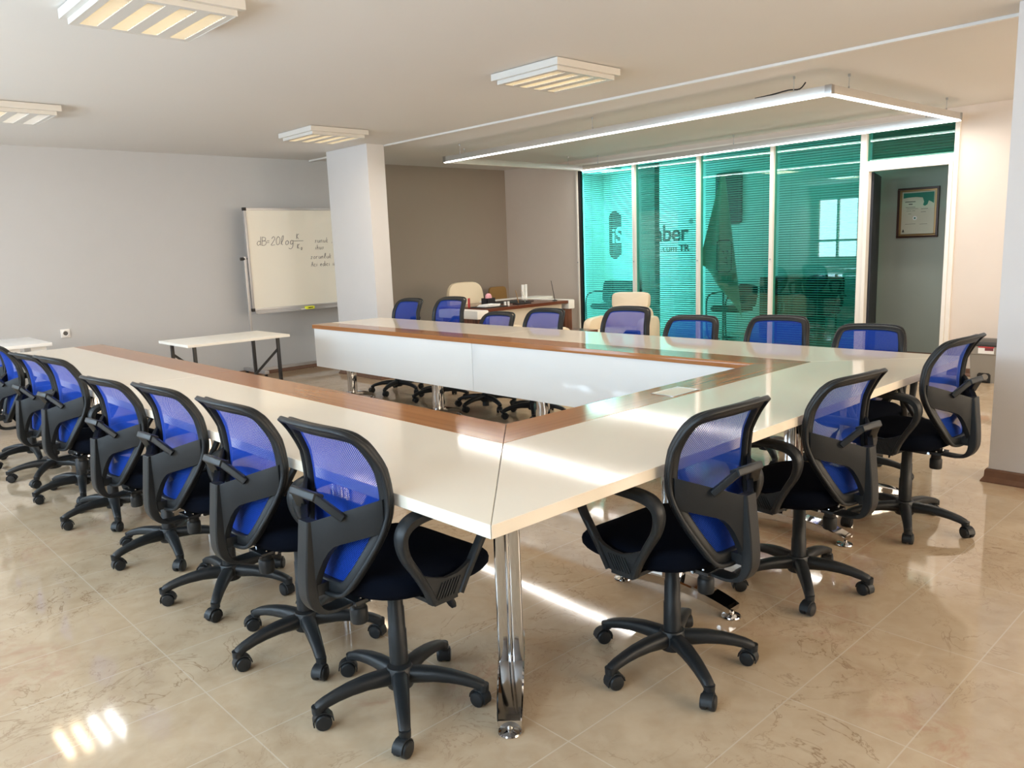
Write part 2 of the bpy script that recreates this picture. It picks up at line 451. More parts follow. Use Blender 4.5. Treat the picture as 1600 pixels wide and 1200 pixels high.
# the wall the glass partition stands in
GY0, GY1, GZ1 = 1.335, 6.15, 2.475
wall_with_holes('wall_right', 'paint_beige', 'x', XG, 0.1, YF, YB, [(GY0, GY1, 0.0, GZ1)])
# office behind the glass
XO = 9.5
wall_with_holes('wall_office_back', 'paint_office', 'x', XO, 0.15, 2.3, YB + 0.2, [])
wall_with_holes('wall_office_facade', 'paint_office', 'y', YB, 0.2, XG + 0.1, XO, [(OFFICE_WIN[0], OFFICE_WIN[1], 0.15, 2.45)])
wall_with_holes('wall_office_side', 'paint_green_grey', 'y', 2.42, 0.1, 8.22, XO + 0.15, [])
wall_with_holes('wall_corridor', 'paint_green_grey', 'x', 8.1, 0.12, YF, 2.52, [])
S(box('column_office', 'column_dark', (8.62, 8.74, 5.89, 6.27, 0, H)))
# free-standing columns
S(box('column_left', 'paint_light', (3.71, 3.93, 5.98, 6.80, 0, H), bev=0.006))
S(box('column_right', 'paint_light', (3.69, 3.91, -0.95, -0.03, 0, H), bev=0.006))

def skirting(name, p0, p1, out):
    # profile with a sloped, stepped face, 7.5 cm high
    p0 = Vector((*p0, 0)); p1 = Vector((*p1, 0)); o = Vector((*out, 0))
    prof = [(0, 0), (0.030, 0), (0.030, 0.008), (0.016, 0.030), (0.014, 0.066), (0.008, 0.075), (0, 0.075)]
    mb = MB()
    mb.loft([[p + o * a + Vector((0, 0, b)) for a, b in prof] for p in (p0, p1)])
    return S(mb.build(name, 'brown_marble', smooth=False))
skirting('baseboard_left', (XW, YB), (XG, YB), (0, -1))
skirting('baseboard_right', (XG, YF), (XG, GY0), (-1, 0))
skirting('baseboard_right_far', (XG, GY1), (XG, YB), (-1, 0))
skirting('baseboard_corridor', (8.1, YF), (8.1, 2.52), (-1, 0))
skirting('baseboard_window_side', (XW, YF), (XW, YB), (1, 0))
skirting('baseboard_behind', (XW, YF), (XG, YF), (0, 1))
for nm, x0, x1, y0, y1 in (('left', 3.71, 3.93, 5.98, 6.80), ('right', 3.69, 3.91, -0.95, -0.03)):
    mb = MB()
    prof = [(0, 0), (0.030, 0), (0.030, 0.008), (0.016, 0.030), (0.014, 0.066), (0.008, 0.075), (0, 0.075)]
    rings = []
    for cx, cy, dx, dy in ((x0, y0, -1, -1), (x1, y0, 1, -1), (x1, y1, 1, 1), (x0, y1, -1, 1), (x0, y0, -1, -1)):
        rings.append([(cx + dx * a, cy + dy * a, b) for a, b in prof])
    mb.loft(rings, True, False)
    S(mb.build('baseboard_column_' + nm, 'brown_marble', smooth=False))

# window frames and panes of the window walls
k = 1
def window(axis, plane, a, b, z0, z1):
    global k
    mb = MB(); g = MB(); t = 0.05
    def bx(m, u0, u1, w0, w1, d0, d1):
        if axis == 'x': m.box(plane + d0, plane + d1, u0, u1, w0, w1)
        else: m.box(u0, u1, plane + d0, plane + d1, w0, w1)
    s = -1 if plane < 0 else 1
    d0, d1 = sorted((s * 0.06, s * 0.12))
    bx(mb, a, b, z0, z0 + t, d0, d1); bx(mb, a, b, z1 - t, z1, d0, d1)
    n = max(2, round((b - a) / 0.8))
    for i in range(n + 1):
        u = a + t / 2 + (b - a - t) * i / n
        bx(mb, u - t / 2, u + t / 2, z0, z1, d0, d1)
    zt = z0 + (z1 - z0) * 0.3
    bx(mb, a, b, zt - t / 2, zt + t / 2, d0, d1)
    f = S(mb.build('window_%d' % k, 'fixture_white', smooth=False)); k += 1
    e = sorted((s * 0.085, s * 0.090))
    bx(g, a + 0.01, b - 0.01, z0 + 0.01, z1 - 0.01, e[0], e[1])
    g.build('pane', 'clear_glass', f, smooth=False)
for a, b in WINDOWS_X: window('x', XW, a, b, WZ0, WZ1)
for a, b in WINDOWS_Y: window('y', YF, a, b, WZ0, WZ1)
window('y', YB, OFFICE_WIN[0], OFFICE_WIN[1], 0.15, 2.45)

# ------------------------------------------------------------------ glass partition (setting): frame, panes, door
mull = [6.15, 5.165, 4.195, 3.235, 2.225, 1.335]
pf = MB()
zt, zb_ = GZ1 - 0.045, 0.05
pf.box(XG - 0.028, XG + 0.058, GY0, GY1, zt, GZ1)
pf.box(XG - 0.028, XG + 0.058, mull[4] + 0.031, mull[0] - 0.021, 0.0, zb_)
for y in mull[1:4]: pf.box(XG - 0.030, XG + 0.060, y - 0.02, y + 0.02, zb_, zt - 0.0005)
pf.box(XG - 0.030, XG + 0.060, mull[0] - 0.02, mull[0], 0, zt - 0.0005)
pf.box(XG - 0.030, XG + 0.060, mull[4] - 0.03, mull[4] + 0.03, 0, zt - 0.0005)
pf.box(XG - 0.030, XG + 0.060, GY0, GY0 + 0.04, 0, zt - 0.0005)
pf.box(XG - 0.028, XG + 0.058, GY0 + 0.0405, mull[4] - 0.0305, 2.055, 2.115)
pf = S(pf.build('trim_partition', 'frame_white', dbl=False))
db = MB(); db.box(XG - 0.045, XG + 0.03, GY0 + 0.0405, GY0 + 0.075, 0, 2.0145); db.box(XG - 0.045, XG + 0.03, mull[4] - 0.065, mull[4] - 0.0305, 0, 2.0145)
db.box(XG - 0.045, XG + 0.03, GY0 + 0.0405, mull[4] - 0.0305, 2.015, 2.0545)
S(db.build('door_1', 'frame_white', dbl=False))
for i in range(4):
    S(box('window_pane_%d' % (i + 1), 'green_glass', (XG + 0.010, XG + 0.016, mull[i + 1] + 0.015, mull[i] - 0.015, 0.05, GZ1 - 0.04), smooth=False))
S(box('window_pane_5', 'green_glass', (XG + 0.010, XG + 0.016, GY0 + 0.04, mull[4] - 0.03, 2.11, GZ1 - 0.04), smooth=False))
# black rubber gasket down the left end
S(box('trim_gasket', 'black_matte', (XG - 0.005, XG + 0.05, mull[0] - 0.055, mull[0] - 0.02, 0.05, GZ1 - 0.04), smooth=False))
for j, y in enumerate(mull[:4]):
    S(MB().cyl((XG - 0.036, y - (0.0 if j else 0.01), 1.15), (XG - 0.03, y - (0.0 if j else 0.01), 1.15), 0.009, seg=10).build('trim_bolt_%d' % (j + 1), 'brushed_steel'))
# dark door leaf, swung into the corridor
dl = tag(box('door_leaf', 'door_dark', (0.0, 0.80, -0.02, 0.02, 0.01, 2.01), bev=0.002), kind='structure')
dl.location = (XG + 0.05, 2.165, 0); dl.rotation_euler = (0, 0, math.radians(17))

# ------------------------------------------------------------------ venetian blinds behind the glass
def blind(y0, y1, z0, z1, label):
    root = empty('window_blind', (XG + 0.10, (y0 + y1) / 2, z1), label=label, cat='blind', group='venetian blinds behind the green glass')
    hw = (y1 - y0) / 2
    MB().box(-0.015, 0.015, -hw, hw, -0.03, 0.0).build('head_rail', 'blind_slat', root, bev=0.002)
    m = MB(); z = -0.05; a = math.radians(24)
    while z > z0 - z1 + 0.03:
        dx, dz = 0.0125 * math.cos(a), 0.0125 * math.sin(a)
        m.add([(-dx, -hw, z - dz), (dx, -hw, z + dz), (dx, hw, z + dz), (-dx, hw, z - dz),
               (-dx, -hw, z - dz + 0.0006), (dx, -hw, z + dz + 0.0006), (dx, hw, z + dz + 0.0006), (-dx, hw, z - dz + 0.0006)],
              [(0, 3, 2, 1), (4, 5, 6, 7), (0, 1, 5, 4), (1, 2, 6, 5), (2, 3, 7, 6), (3, 0, 4, 7)])
        z -= 0.0265
    m.build('slats', 'blind_slat', root, smooth=False)
    MB().box(-0.012, 0.012, -hw, hw, z0 - z1, z0 - z1 + 0.012).build('bottom_rail', 'blind_slat', root)
    c = MB()
    for y in (-hw * 0.7, 0, hw * 0.7): c.cyl((0, y, 0), (0, y, z0 - z1 + 0.01), 0.0012, seg=5)
    c.build('ladder_cord', 'blind_slat', root)
for i, w in enumerate(['leftmost glass panel beside the grey wall', 'second glass panel, over the dark lettering', 'third glass panel, in front of the flag', 'glass panel next to the doorway']):
    blind(mull[i + 1] + 0.03, mull[i] - 0.03, 0.10, GZ1 - 0.05, 'open venetian blind behind the ' + w)
blind(GY0 + 0.06, mull[4] - 0.05, 2.13, GZ1 - 0.05, 'short venetian blind behind the glass strip above the doorway')
#MARK_OBJECTS
# ------------------------------------------------------------------ task chair (faces +X, column at the origin)
AZ = [(0.42, 0.226), (0.50, 0.218), (0.60, 0.202), (0.70, 0.190), (0.80, 0.198), (0.86, 0.213), (0.90, 0.232), (0.93, 0.257)]
def back_x(y, z): return -interp(AZ, z) + 1.5 * y * y * (1.0 if z < 0.8 else max(0.45, 1.0 - (z - 0.8) * 4.0))
def back_outline(inset=0.0):
    pts = [(0, 0.440), (0.055, 0.440), (0.090, 0.450), (0.124, 0.492), (0.160, 0.556), (0.188, 0.620), (0.202, 0.680), (0.204, 0.74), (0.200, 0.80),
           (0.194, 0.850), (0.182, 0.890), (0.157, 0.913), (0.10, 0.922), (0.0, 0.924)]
    c = Vector((0, 0.68))
    full = [Vector(p) for p in pts] + [Vector((-p[0], p[1])) for p in reversed(pts[1:-1])]
    sm = catmull(full, 4, True)
    if inset:
        out = []
        n = len(sm)
        for i in range(n):
            t = (sm[(i + 1) % n] - sm[i - 1]).normalized()
            out.append(sm[i] + Vector((-t.y, t.x)) * inset)
        sm = out
    return sm
def back_normal(y, z):
    e = 0.004
    dy = (back_x(y + e, z) - back_x(y - e, z)) / (2 * e); dz = (back_x(y, z + e) - back_x(y, z - e)) / (2 * e)
    return Vector((1, -dy, -dz)).normalized()

def make_chair():
    root = empty('task_chair')
    BP = 'black_plastic'
    # --- star base with casters
    b = MB()
    b.lathe([(0.0, 0.062), (0.040, 0.062), (0.046, 0.075), (0.046, 0.112), (0.038, 0.128), (0.0, 0.128)], 20)
    for i in range(5):
        a = 2 * PI * i / 5 + 0.2
        d = Vector((math.cos(a), math.sin(a), 0))
        path = [d * r + Vector((0, 0, z)) for r, z in ((0.02, 0.098), (0.06, 0.101), (0.11, 0.102), (0.16, 0.097), (0.20, 0.089), (0.235, 0.079), (0.256, 0.070), (0.268, 0.058))]
        b.strap(path, (0, 0, 1), [0.050, 0.050, 0.047, 0.043, 0.039, 0.036, 0.034, 0.030], [0.050, 0.046, 0.040, 0.035, 0.031, 0.029, 0.027, 0.020], ch=0.45)
        b.cyl(d * 0.262 + Vector((0, 0, 0.074)), d * 0.262 + Vector((0, 0, 0.052)), 0.018, 0.017, 14)
    base = b.build('star_base', BP, root, bev=0.0, angle=50)
    random.seed(3)
    cas = None
    for i in range(5):
        a = 2 * PI * i / 5 + 0.2; sw = (0.7, 2.4, -0.6, 3.3, 1.6)[i]
        if cas is None:
            c = MB(); c.cyl((0, 0, 0.056), (0, 0, 0.045), 0.008)
            for s in (-1, 1):
                ring = []
                for y0, r in ((0.004, 0.017), (0.004, 0.0225), (0.008, 0.025), (0.019, 0.025), (0.023, 0.022), (0.025, 0.012), (0.0255, 0.0)):
                    ring.append([(0.014 + r * math.cos(t), s * y0, 0.025 + r * math.sin(t)) for t in [2 * PI * q / 18 for q in range(18)]])
                c.loft(ring)
            hood = []
            for q in range(9):
                t = math.radians(200 - q * 25)
                hood.append((0.014 + 0.0295 * math.cos(t), 0, 0.025 + 0.0295 * math.sin(t)))
            c.strap(hood, [Vector((p[0] - 0.014, 0, p[2] - 0.025)) for p in hood], 0.034, 0.004)
            cas = c.build('caster', BP, base, angle=40)
            o = cas
        else:
            o = cas.copy(); C.objects.link(o); o.parent = base
        o.location = (0.262 * math.cos(a), 0.262 * math.sin(a), 0); o.rotation_euler = (0, 0, sw)
    # --- gas column with its telescopic cover
    MB().lathe([(0, 0.12), (0.029, 0.12), (0.0285, 0.225), (0.0265, 0.228), (0.0255, 0.30), (0.0235, 0.303), (0.0230, 0.375), (0, 0.375)], 22).build('gas_column', BP, root, angle=40)
    # --- mechanism plate, tilt arm, tension knob
    m = MB(); m.box(-0.075, 0.075, -0.085, 0.085, 0.385, 0.402); m.box(-0.10, 0.06, -0.035, 0.035, 0.368, 0.392)
    m.box(-0.17, -0.06, -0.045, 0.045, 0.374, 0.388)
    mech = m.build('mechanism', 'black_smooth', root, bev=0.003)
    for (x, y) in ((-0.145, 0.032), (-0.145, -0.032)): MB().cyl((x, y, 0.3875), (x, y, 0.393), 0.006, seg=8).build('bolt', 'chrome', mech)
    for y in (0.048, -0.048): MB().cyl((-0.118, y - 0.004, 0.380), (-0.118, y + 0.004, 0.380), 0.006, seg=8).build('bolt', 'chrome', mech)
    MB().lathe([(0, 0.302), (0.024, 0.302), (0.0265, 0.306), (0.0265, 0.346), (0.024, 0.350), (0.022, 0.352), (0.022, 0.368), (0, 0.368)], 18, c=(-0.132, 0, 0)).build('tension_knob', BP, root, angle=40)
    lv = MB(); lv.tube([(0.03, -0.02, 0.385), (0.075, -0.045, 0.382), (0.105, -0.075, 0.362), (0.118, -0.092, 0.338)], 0.004, 8)
    lv = lv.build('height_lever', 'black_smooth', root)
    pd = MB(); dv = Vector((0.018, -0.022, -0.055)).normalized(); p0 = Vector((0.118, -0.092, 0.342))
    pd.strap([p0, p0 + dv * 0.012, p0 + dv * 0.035, p0 + dv * 0.055, p0 + dv * 0.066], (1, 0.3, 0), [0.010, 0.020, 0.030, 0.026, 0.016], [0.008, 0.011, 0.011, 0.009, 0.006])
    pd.build('paddle', BP, lv, angle=50)
    # --- seat
    s = MB(); rings = []
    def se(t, a, b_, p):
        c, q = math.cos(t), math.sin(t)
        return (math.copysign(abs(c) ** (2 / p), c) * a, math.copysign(abs(q) ** (2 / p), q) * b_)
    for z, k in ((0.400, 0.0), (0.400, 0.72), (0.404, 0.84), (0.416, 0.945), (0.432, 0.99), (0.446, 1.0), (0.458, 0.985), (0.467, 0.94), (0.472, 0.86), (0.474, 0.6), (0.474, 0.3), (0.474, 0.0)):
        r = []
        for i in range(40):
            x, y = se(2 * PI * i / 40, 0.235, 0.235, 3.2)
            x *= max(k, 0.001); y *= max(k, 0.001)
            taper = 1.0 - 0.10 * max(0, -x / 0.235)
            dz = -0.030 * max(0, (x - 0.12) / 0.115) ** 2 + (0.012 * (y / 0.235) ** 2 + 0.020 * max(0, -x / 0.235) ** 2) * (1 if z > 0.44 else 0.3)
            r.append((x + 0.035, y * taper, z + dz))
        rings.append(r)
    s.loft(rings, True, False)
    s.build('seat', 'black_fabric', root, angle=60)
    # --- backrest frame following the curved back, with an outer groove
    ol = back_outline(0.016)
    pts = [Vector((back_x(p.x, p.y) - 0.004, p.x, p.y)) for p in ol]; nr = [back_normal(p.x, p.y) for p in ol]
    f = MB().strap(pts, nr, [0.036 if p.y < 0.88 else 0.033 for p in ol], 0.024, closed=True, ch=0.35)
    f.build('backrest_frame', BP, root, angle=50)
    ol2 = back_outline(-0.001)
    f = MB().strap([Vector((back_x(p.x, p.y) - 0.021, p.x, p.y)) for p in ol2], [back_normal(p.x, p.y) for p in ol2], 0.012, 0.016, closed=True, ch=0.4)
    f.build('backrest_trim', BP, root, angle=50)
    # --- blue net
    inn = back_outline(0.024); zs = sorted(p.y for p in inn)
    zlo, zhi = zs[0], zs[-1]
    me = MB(); uvs = []; NR, NC = 26, 14
    def half_at(z):
        best = 0.0
        n = len(inn)
        for i in range(n):
            a, b2 = inn[i], inn[(i + 1) % n]
            if (a.y - z) * (b2.y - z) <= 0 and abs(a.y - b2.y) > 1e-9:
                t = (z - a.y) / (b2.y - a.y); best = max(best, abs(a.x + (b2.x - a.x) * t))
        return best
    for i in range(NR + 1):
        tt = i / NR; tt = 0.5 - 0.5 * math.cos(PI * tt)
        z = zlo + 0.0005 + (zhi - zlo - 0.001) * tt; h = half_at(z)
        for j in range(NC + 1):
            y = h * (2 * j / NC - 1)
            me.v.append((back_x(y, z) + 0.003, y, z)); uvs.append((y, z))
    for i in range(NR):
        for j in range(NC):
            a = i * (NC + 1) + j; me.f.append((a, a + 1, a + NC + 2, a + NC + 1))
    mm = bpy.data.meshes.new('backrest_mesh'); mm.from_pydata(me.v, [], me.f)
    ul = mm.uv_layers.new(name='uv')
    for p in mm.polygons:
        p.use_smooth = True
        for li in p.loop_indices: ul.data[li].uv = uvs[mm.loops[li].vertex_index]
    mm.materials.append(MATS['blue_mesh'])
    net = bpy.data.objects.new('backrest_net', mm); C.objects.link(net); net.parent = root
    net['label'] = 'blue perforated net'
    # --- rear support: spine, two-armed yoke, handle loop
    y_ = MB()
    for sgn in (-1, 1):
        rings = []
        n = 12
        for i in range(n + 1):
            t = i / n; y = 0.192 * (1 - t) + 0.020 * t
            xs = back_x(0.192, 0.68) - 0.016; xc = -0.272
            x = xs + (xc - xs) * (t ** 0.85)
            zt = 0.722 + (0.654 - 0.722) * t; zb = 0.628 + (0.568 - 0.628) * t
            if t > 0.62: zb -= 0.10 * ((t - 0.62) / 0.38) ** 2
            th = 0.007 + 0.004 * t
            q = [(x - th, sgn * y, zb), (x + th, sgn * y, zb), (x + th, sgn * y, zt), (x - th, sgn * y, zt)]
            rings.append(q if sgn > 0 else q[::-1])
        y_.loft(rings)
    # spine
    sp = [(-0.273, 0, 0.655), (-0.279, 0, 0.60), (-0.288, 0, 0.52), (-0.291, 0, 0.455), (-0.283, 0, 0.415), (-0.262, 0, 0.388), (-0.225, 0, 0.377), (-0.15, 0, 0.379)]
    spc = catmull(sp, 4)
    ups = []
    for i, p in enumerate(spc):
        t = (spc[min(i + 1, len(spc) - 1)] - spc[max(i - 1, 0)]).normalized(); ups.append(Vector((0, 1, 0)).cross(t))
    L_ = len(spc)
    y_.strap(spc, ups, [0.050 if i < L_ * 0.8 else 0.056 for i in range(L_)], [0.036 if i < L_ * 0.45 else max(0.010, 0.036 - 0.032 * (i / L_ - 0.45) / 0.4) for i in range(L_)], ch=0.22)
    # tongue between spine and the frame's lower edge
    y_.box(-0.285, -0.215, -0.022, 0.022, 0.437, 0.470)
    sup = y_.build('back_support', BP, root, bev=0.0025, angle=40)
    hd = MB()
    for sgn in (-1, 1):
        hd.strap([(-0.226, sgn * 0.104, 0.668), (-0.252, sgn * 0.070, 0.702), (-0.272, sgn * 0.046, 0.728)], (0.4, 0, 1), 0.036, 0.022)
    hd.strap([(-0.272, -0.060, 0.729), (-0.276, 0, 0.731), (-0.272, 0.060, 0.729)], (0.4, 0, 1), 0.034, 0.024)
    hd.build('handle', BP, sup, bev=0.002, angle=40)
    # --- loop armrests
    for sgn in (-1, 1):
        a = MB(); Y = sgn * 0.256
        path = [(-0.058, 0.410), (-0.076, 0.455), (-0.108, 0.512), (-0.143, 0.570), (-0.152, 0.622), (-0.132, 0.655), (-0.085, 0.669), (0.0, 0.671), (0.085, 0.667), (0.142, 0.652),
                (0.164, 0.622), (0.152, 0.575), (0.115, 0.520), (0.072, 0.460), (0.040, 0.410)]
        sm = catmull([(x, Y, z) for x, z in path], 4)
        up2 = []
        for i, p in enumerate(sm):
            t = (sm[min(i + 1, len(sm) - 1)] - sm[max(i - 1, 0)]).normalized(); up2.append(Vector((0, 1, 0)).cross(t))
        n = len(sm)
        w = []
        for i in range(n):
            u = i / (n - 1); w.append(0.028 + 0.020 * math.exp(-((u - 0.45) / 0.22) ** 2))
        a.strap(sm, up2, w, [0.019 + 0.010 * math.exp(-((i / (n - 1) - 0.38) / 0.2) ** 2) for i in range(n)], ch=0.4)
        # web plate with inner U
        U = [(-0.052, 0.410), (0.036, 0.410), (0.066, 0.460), (0.095, 0.500), (0.062, 0.482), (0.030, 0.472), (-0.010, 0.470), (-0.045, 0.480), (-0.088, 0.500), (-0.072, 0.460)]
        a.prism(U, Y - 0.007, Y + 0.007, 1)
        # fixing foot under the seat
        a.box(-0.05, 0.035, min(Y, sgn * 0.10), max(Y, sgn * 0.10), 0.396, 0.408)
        arm = a.build('armrest', BP, root, bev=0.0, angle=45)
        rb = MB()
        for i in range(7):
            x = -0.040 + i * 0.011
            rb.strap([(x - 0.012, Y + sgn * 0.008, 0.415), (x + 0.016, Y + sgn * 0.008, 0.462)], (0, 1, 0), 0.005, 0.005)
        rb.build('rib', BP, arm)
    return root

LOWER = {'star_base'}
def set_lift(root, dz):
    # gas lift height: raises everything above the base together
    for ch in root.children:
        if ch.name.split('.')[0] not in LOWER: ch.location.z += dz

chair0 = make_chair()
GL, GR, GF = 'blue mesh task chairs along the left side of the table', 'blue mesh task chairs along the front side of the table', 'blue mesh task chairs along the far side of the table'
# x, y, facing (deg), base turn, lift, label, group
CHAIRS = [
 (0.108, 0.584, 2.1, 21, 0.021, 'blue mesh task chair nearest the camera, left of the chrome corner leg', GL),
 (0.098, 1.150, 1.9, 35, 0.018, 'blue mesh task chair second from the front corner on the table\'s left side', GL),
 (0.104, 1.800, 3.3, 17, 0.002, 'blue mesh task chair third from the front corner on the table\'s left side', GL),
 (0.098, 2.470, 5.6, 43, -0.030, 'low blue mesh task chair fourth from the front corner on the left side', GL),
 (0.092, 3.260, 4.9, 40, 0.005, 'blue mesh task chair fifth from the front corner, beside exposed white table edge', GL),
 (0.106, 3.905, 5.0, 39, -0.025, 'blue mesh task chair sixth from the front corner on the left side', GL),
 (0.095, 4.500, -3.0, 18, -0.010, 'blue mesh task chair cut by the left picture edge, its net in view', GL),
 (0.110, 5.120, 3.0, 50, 0.005, 'furthest blue mesh task chair on the left side, a sliver at the picture edge', GL),
 (0.868, 0.102, 87.7, 24, -0.002, 'blue mesh task chair right of the chrome corner leg, nearest on the front side', GR),
 (1.726, 0.096, 84.0, 0, -0.028, 'blue mesh task chair in the middle of the front side of the table', GR),
 (2.680, 0.042, 86.0, 60, 0.010, 'blue mesh task chair at the front side\'s right end, beside the white column', GR),
 (3.365, 5.177, 183, 60, -0.007, 'blue mesh task chair on the far side, closest to the left column', GF),
 (3.365, 4.502, 184, 20, 0.021, 'tallest blue mesh task chair between the left column and the office desk', GF),
 (3.365, 3.852, 183, 40, -0.100, 'lowest blue mesh task chair, before the left end of the office desk', GF),
 (3.365, 3.256, 186, 10, -0.052, 'blue mesh task chair in front of the cream panel of the office desk', GF),
 (3.365, 2.384, 188, 30, -0.012, 'blue mesh task chair in front of the cream armchair with headrest', GF),
 (3.365, 1.805, 189, 50, -0.059, 'blue mesh task chair in front of the flag behind the glass', GF),
 (3.365, 1.151, 190, 5, -0.036, 'blue mesh task chair in front of the glass panel next to the doorway', GF),
 (3.365, 0.566, 190, 66, -0.067, 'blue mesh task chair in front of the doorway, wide back above far edge', GF),
]
for i, (x, y, a, bt, lift, lab, g) in enumerate(CHAIRS):
    o = chair0 if i == 0 else None
    if o is None:
        o = copy_tree(chair_clean); 
    else:
        chair_clean = copy_tree(chair0)      # untouched pattern for the others
    o.location = (x, y, 0); o.rotation_euler = (0, 0, math.radians(a))
    tag(o, lab, 'chair', g)
    set_lift(o, lift)
    for ch in o.children:
        if ch.name.startswith('star_base'): ch.rotation_euler = (0, 0, math.radians(bt - a) - 0.2)
def delete_tree(o):
    for ch in list(o.children): delete_tree(ch)
    bpy.data.objects.remove(o)
delete_tree(chair_clean)

# ------------------------------------------------------------------ conference table
W1, W, LL, M, LF, T, TH = 0.5613, 0.7688, 5.5129, 3.3127, 5.3337, 0.75, 0.0355
tb = empty('conference_table', (M / 2, 0.4, 0), label='large U-shaped white conference table with oak inner border and chrome legs', cat='table')
OFF = Matrix.Translation((-M / 2, -0.4, 0))
def tbuild(mb, name, mat, par=None, **k):
    mb.xf(OFF); return mb.build(name, mat, par or tb, **k)
g = 0.0009
def top(poly_w, poly_o, oak):
    t = tbuild(MB().prism(poly_w, T - TH, T), 'tabletop', 'white_laminate', bev=0.0012, bseg=1)
    b = tbuild(MB().prism(poly_o, T - TH, T), 'wood_border', oak, bev=0.0012, bseg=1)
    return t
YM = 3.055
top([(g, g * 2), (W1, W1 + g * 2), (W1, YM), (0, YM)], [(W1 + g, W1 + 2 * g), (W, W + g), (W, YM), (W1 + g, YM)], 'oak_y')
top([(0, YM + g), (W1, YM + g), (W1, LL), (0, LL)], [(W1 + g, YM + g), (W, YM + g), (W, LL), (W1 + g, LL)], 'oak_y')
top([(g * 2, 0), (M - 2 * g, 0), (M - W1 - g, W1), (W1 + g, W1)], [(W1 + 2 * g, W1 + g), (M - W1 - g, W1 + g), (M - W - g, W), (W + g, W)], 'oak_x')
top([(M, g * 2), (M, YM), (M - W1, YM), (M - W1, W1 + g * 2)], [(M - W1 - g, W1 + 2 * g), (M - W1 - g, YM), (M - W, YM), (M - W, W + g)], 'oak_y')
top([(M, YM + g), (M, LF), (M - W1, LF), (M - W1, YM + g)], [(M - W1 - g, YM + g), (M - W1 - g, LF), (M - W, LF), (M - W, YM + g)], 'oak_y')
# white gloss modesty panels under the inner edge
PB = 0.357
for b in ((M - W + 0.012, M - W + 0.030, 0.80, YM - 0.002, PB, T - TH), (M - W + 0.012, M - W + 0.030, YM + 0.002, LF - 0.012, PB, T - TH),
          (W - 0.030, W - 0.012, 0.80, YM - 0.002, PB, T - TH), (W - 0.030, W - 0.012, YM + 0.002, LL - 0.012, PB, T - TH),
          (0.80, M - 0.80, W - 0.030, W - 0.012, PB, T - TH)):
    p = tbuild(MB().box(*b), 'modesty_panel', 'white_gloss', bev=0.001)
# chrome T-legs
def rr_(w, d_, r, z, oy, n=4):
    out = []
    for cx, cy, a0 in ((w - r, d_ - r, 0), (-w + r, d_ - r, 90), (-w + r, -d_ + r, 180), (w - r, -d_ + r, 270)):
        for i in range(n):
            a = math.radians(a0 + 90 * i / (n - 1)); out.append((cx + r * math.cos(a), cy + r * math.sin(a) + oy, z))
    return out
def leg(x, y, a, half=0.27):
    R = Matrix.Translation((x - M / 2, y - 0.4, 0)) @ Matrix.Rotation(a, 4, 'Z')
    m = MB()
    for s in (-1, 1):
        m.loft([rr_(0.030, 0.0185, 0.006, z, s * 0.0225) for z in (0.07, T - TH - 0.012)])
    m.loft([rr_(0.034, 0.0045, 0.003, z, 0.0) for z in (0.07, T - TH - 0.012)])
    m.xf(R); lg = m.build('leg', 'chrome', tb, angle=50)
    pl = MB().box(-0.16, 0.16, -0.045, 0.045, T - TH - 0.012, T - TH); pl.box(-0.13, 0.13, -0.025, 0.025, T - TH - 0.045, T - TH - 0.012)
    pl.xf(R); pl.build('mounting_plate', 'grey_steel', lg)
    ft = MB()
    path = [(-half, 0, 0.034), (-half * 0.82, 0, 0.046), (-half * 0.45, 0, 0.064), (0, 0, 0.072), (half * 0.45, 0, 0.064), (half * 0.82, 0, 0.046), (half, 0, 0.034)]
    ft.strap(catmull(path, 4), (0, 0, 1), [0.070 + 0.014 * math.sin(PI * i / 24) for i in range(25)], [0.024 + 0.018 * math.sin(PI * i / 24) for i in range(25)], ch=0.25)
    ft.xf(R); fo = ft.build('foot', 'chrome', lg, angle=30)
    for s in (-1, 1):
        gd = MB().lathe([(0, 0), (0.033, 0), (0.036, 0.003), (0.034, 0.007), (0.020, 0.010), (0.012, 0.012), (0.010, 0.030), (0, 0.030)], 24, c=(s * (half - 0.012), 0, 0))
        gd.xf(R); gd.build('glide', 'chrome', lg, angle=50)
leg(0.425, 0.413, PI / 4, 0.28)
for x in (1.30, 2.26): leg(x, 0.40, PI / 2)
leg(M - 0.42, 0.42, -PI / 4, 0.28)
for y in (1.475, 2.865, 4.77): leg(0.47, y, 0, 0.22)
for y in (2.60, 3.83, 5.15): leg(2.82, y, 0, 0.22)
# flush power box in the oak border
pb = MB()
x0, x1, y0, y1 = 1.555, 1.752, 0.580, 0.696
for b in ((x0, x1, y0, y0 + 0.008), (x0, x1, y1 - 0.008, y1), (x0, x0 + 0.008, y0, y1), (x1 - 0.008, x1, y0, y1)): pb.box(*b, T, T + 0.003)
pb = tbuild(pb, 'power_box', 'aluminium', bev=0.0008)
ld = MB().box(x0 + 0.009, x1 - 0.009, y0 + 0.009, y1 - 0.009, T, T + 0.002); ld.xf(OFF); ld.build('lid', 'powerbox_lid', pb)
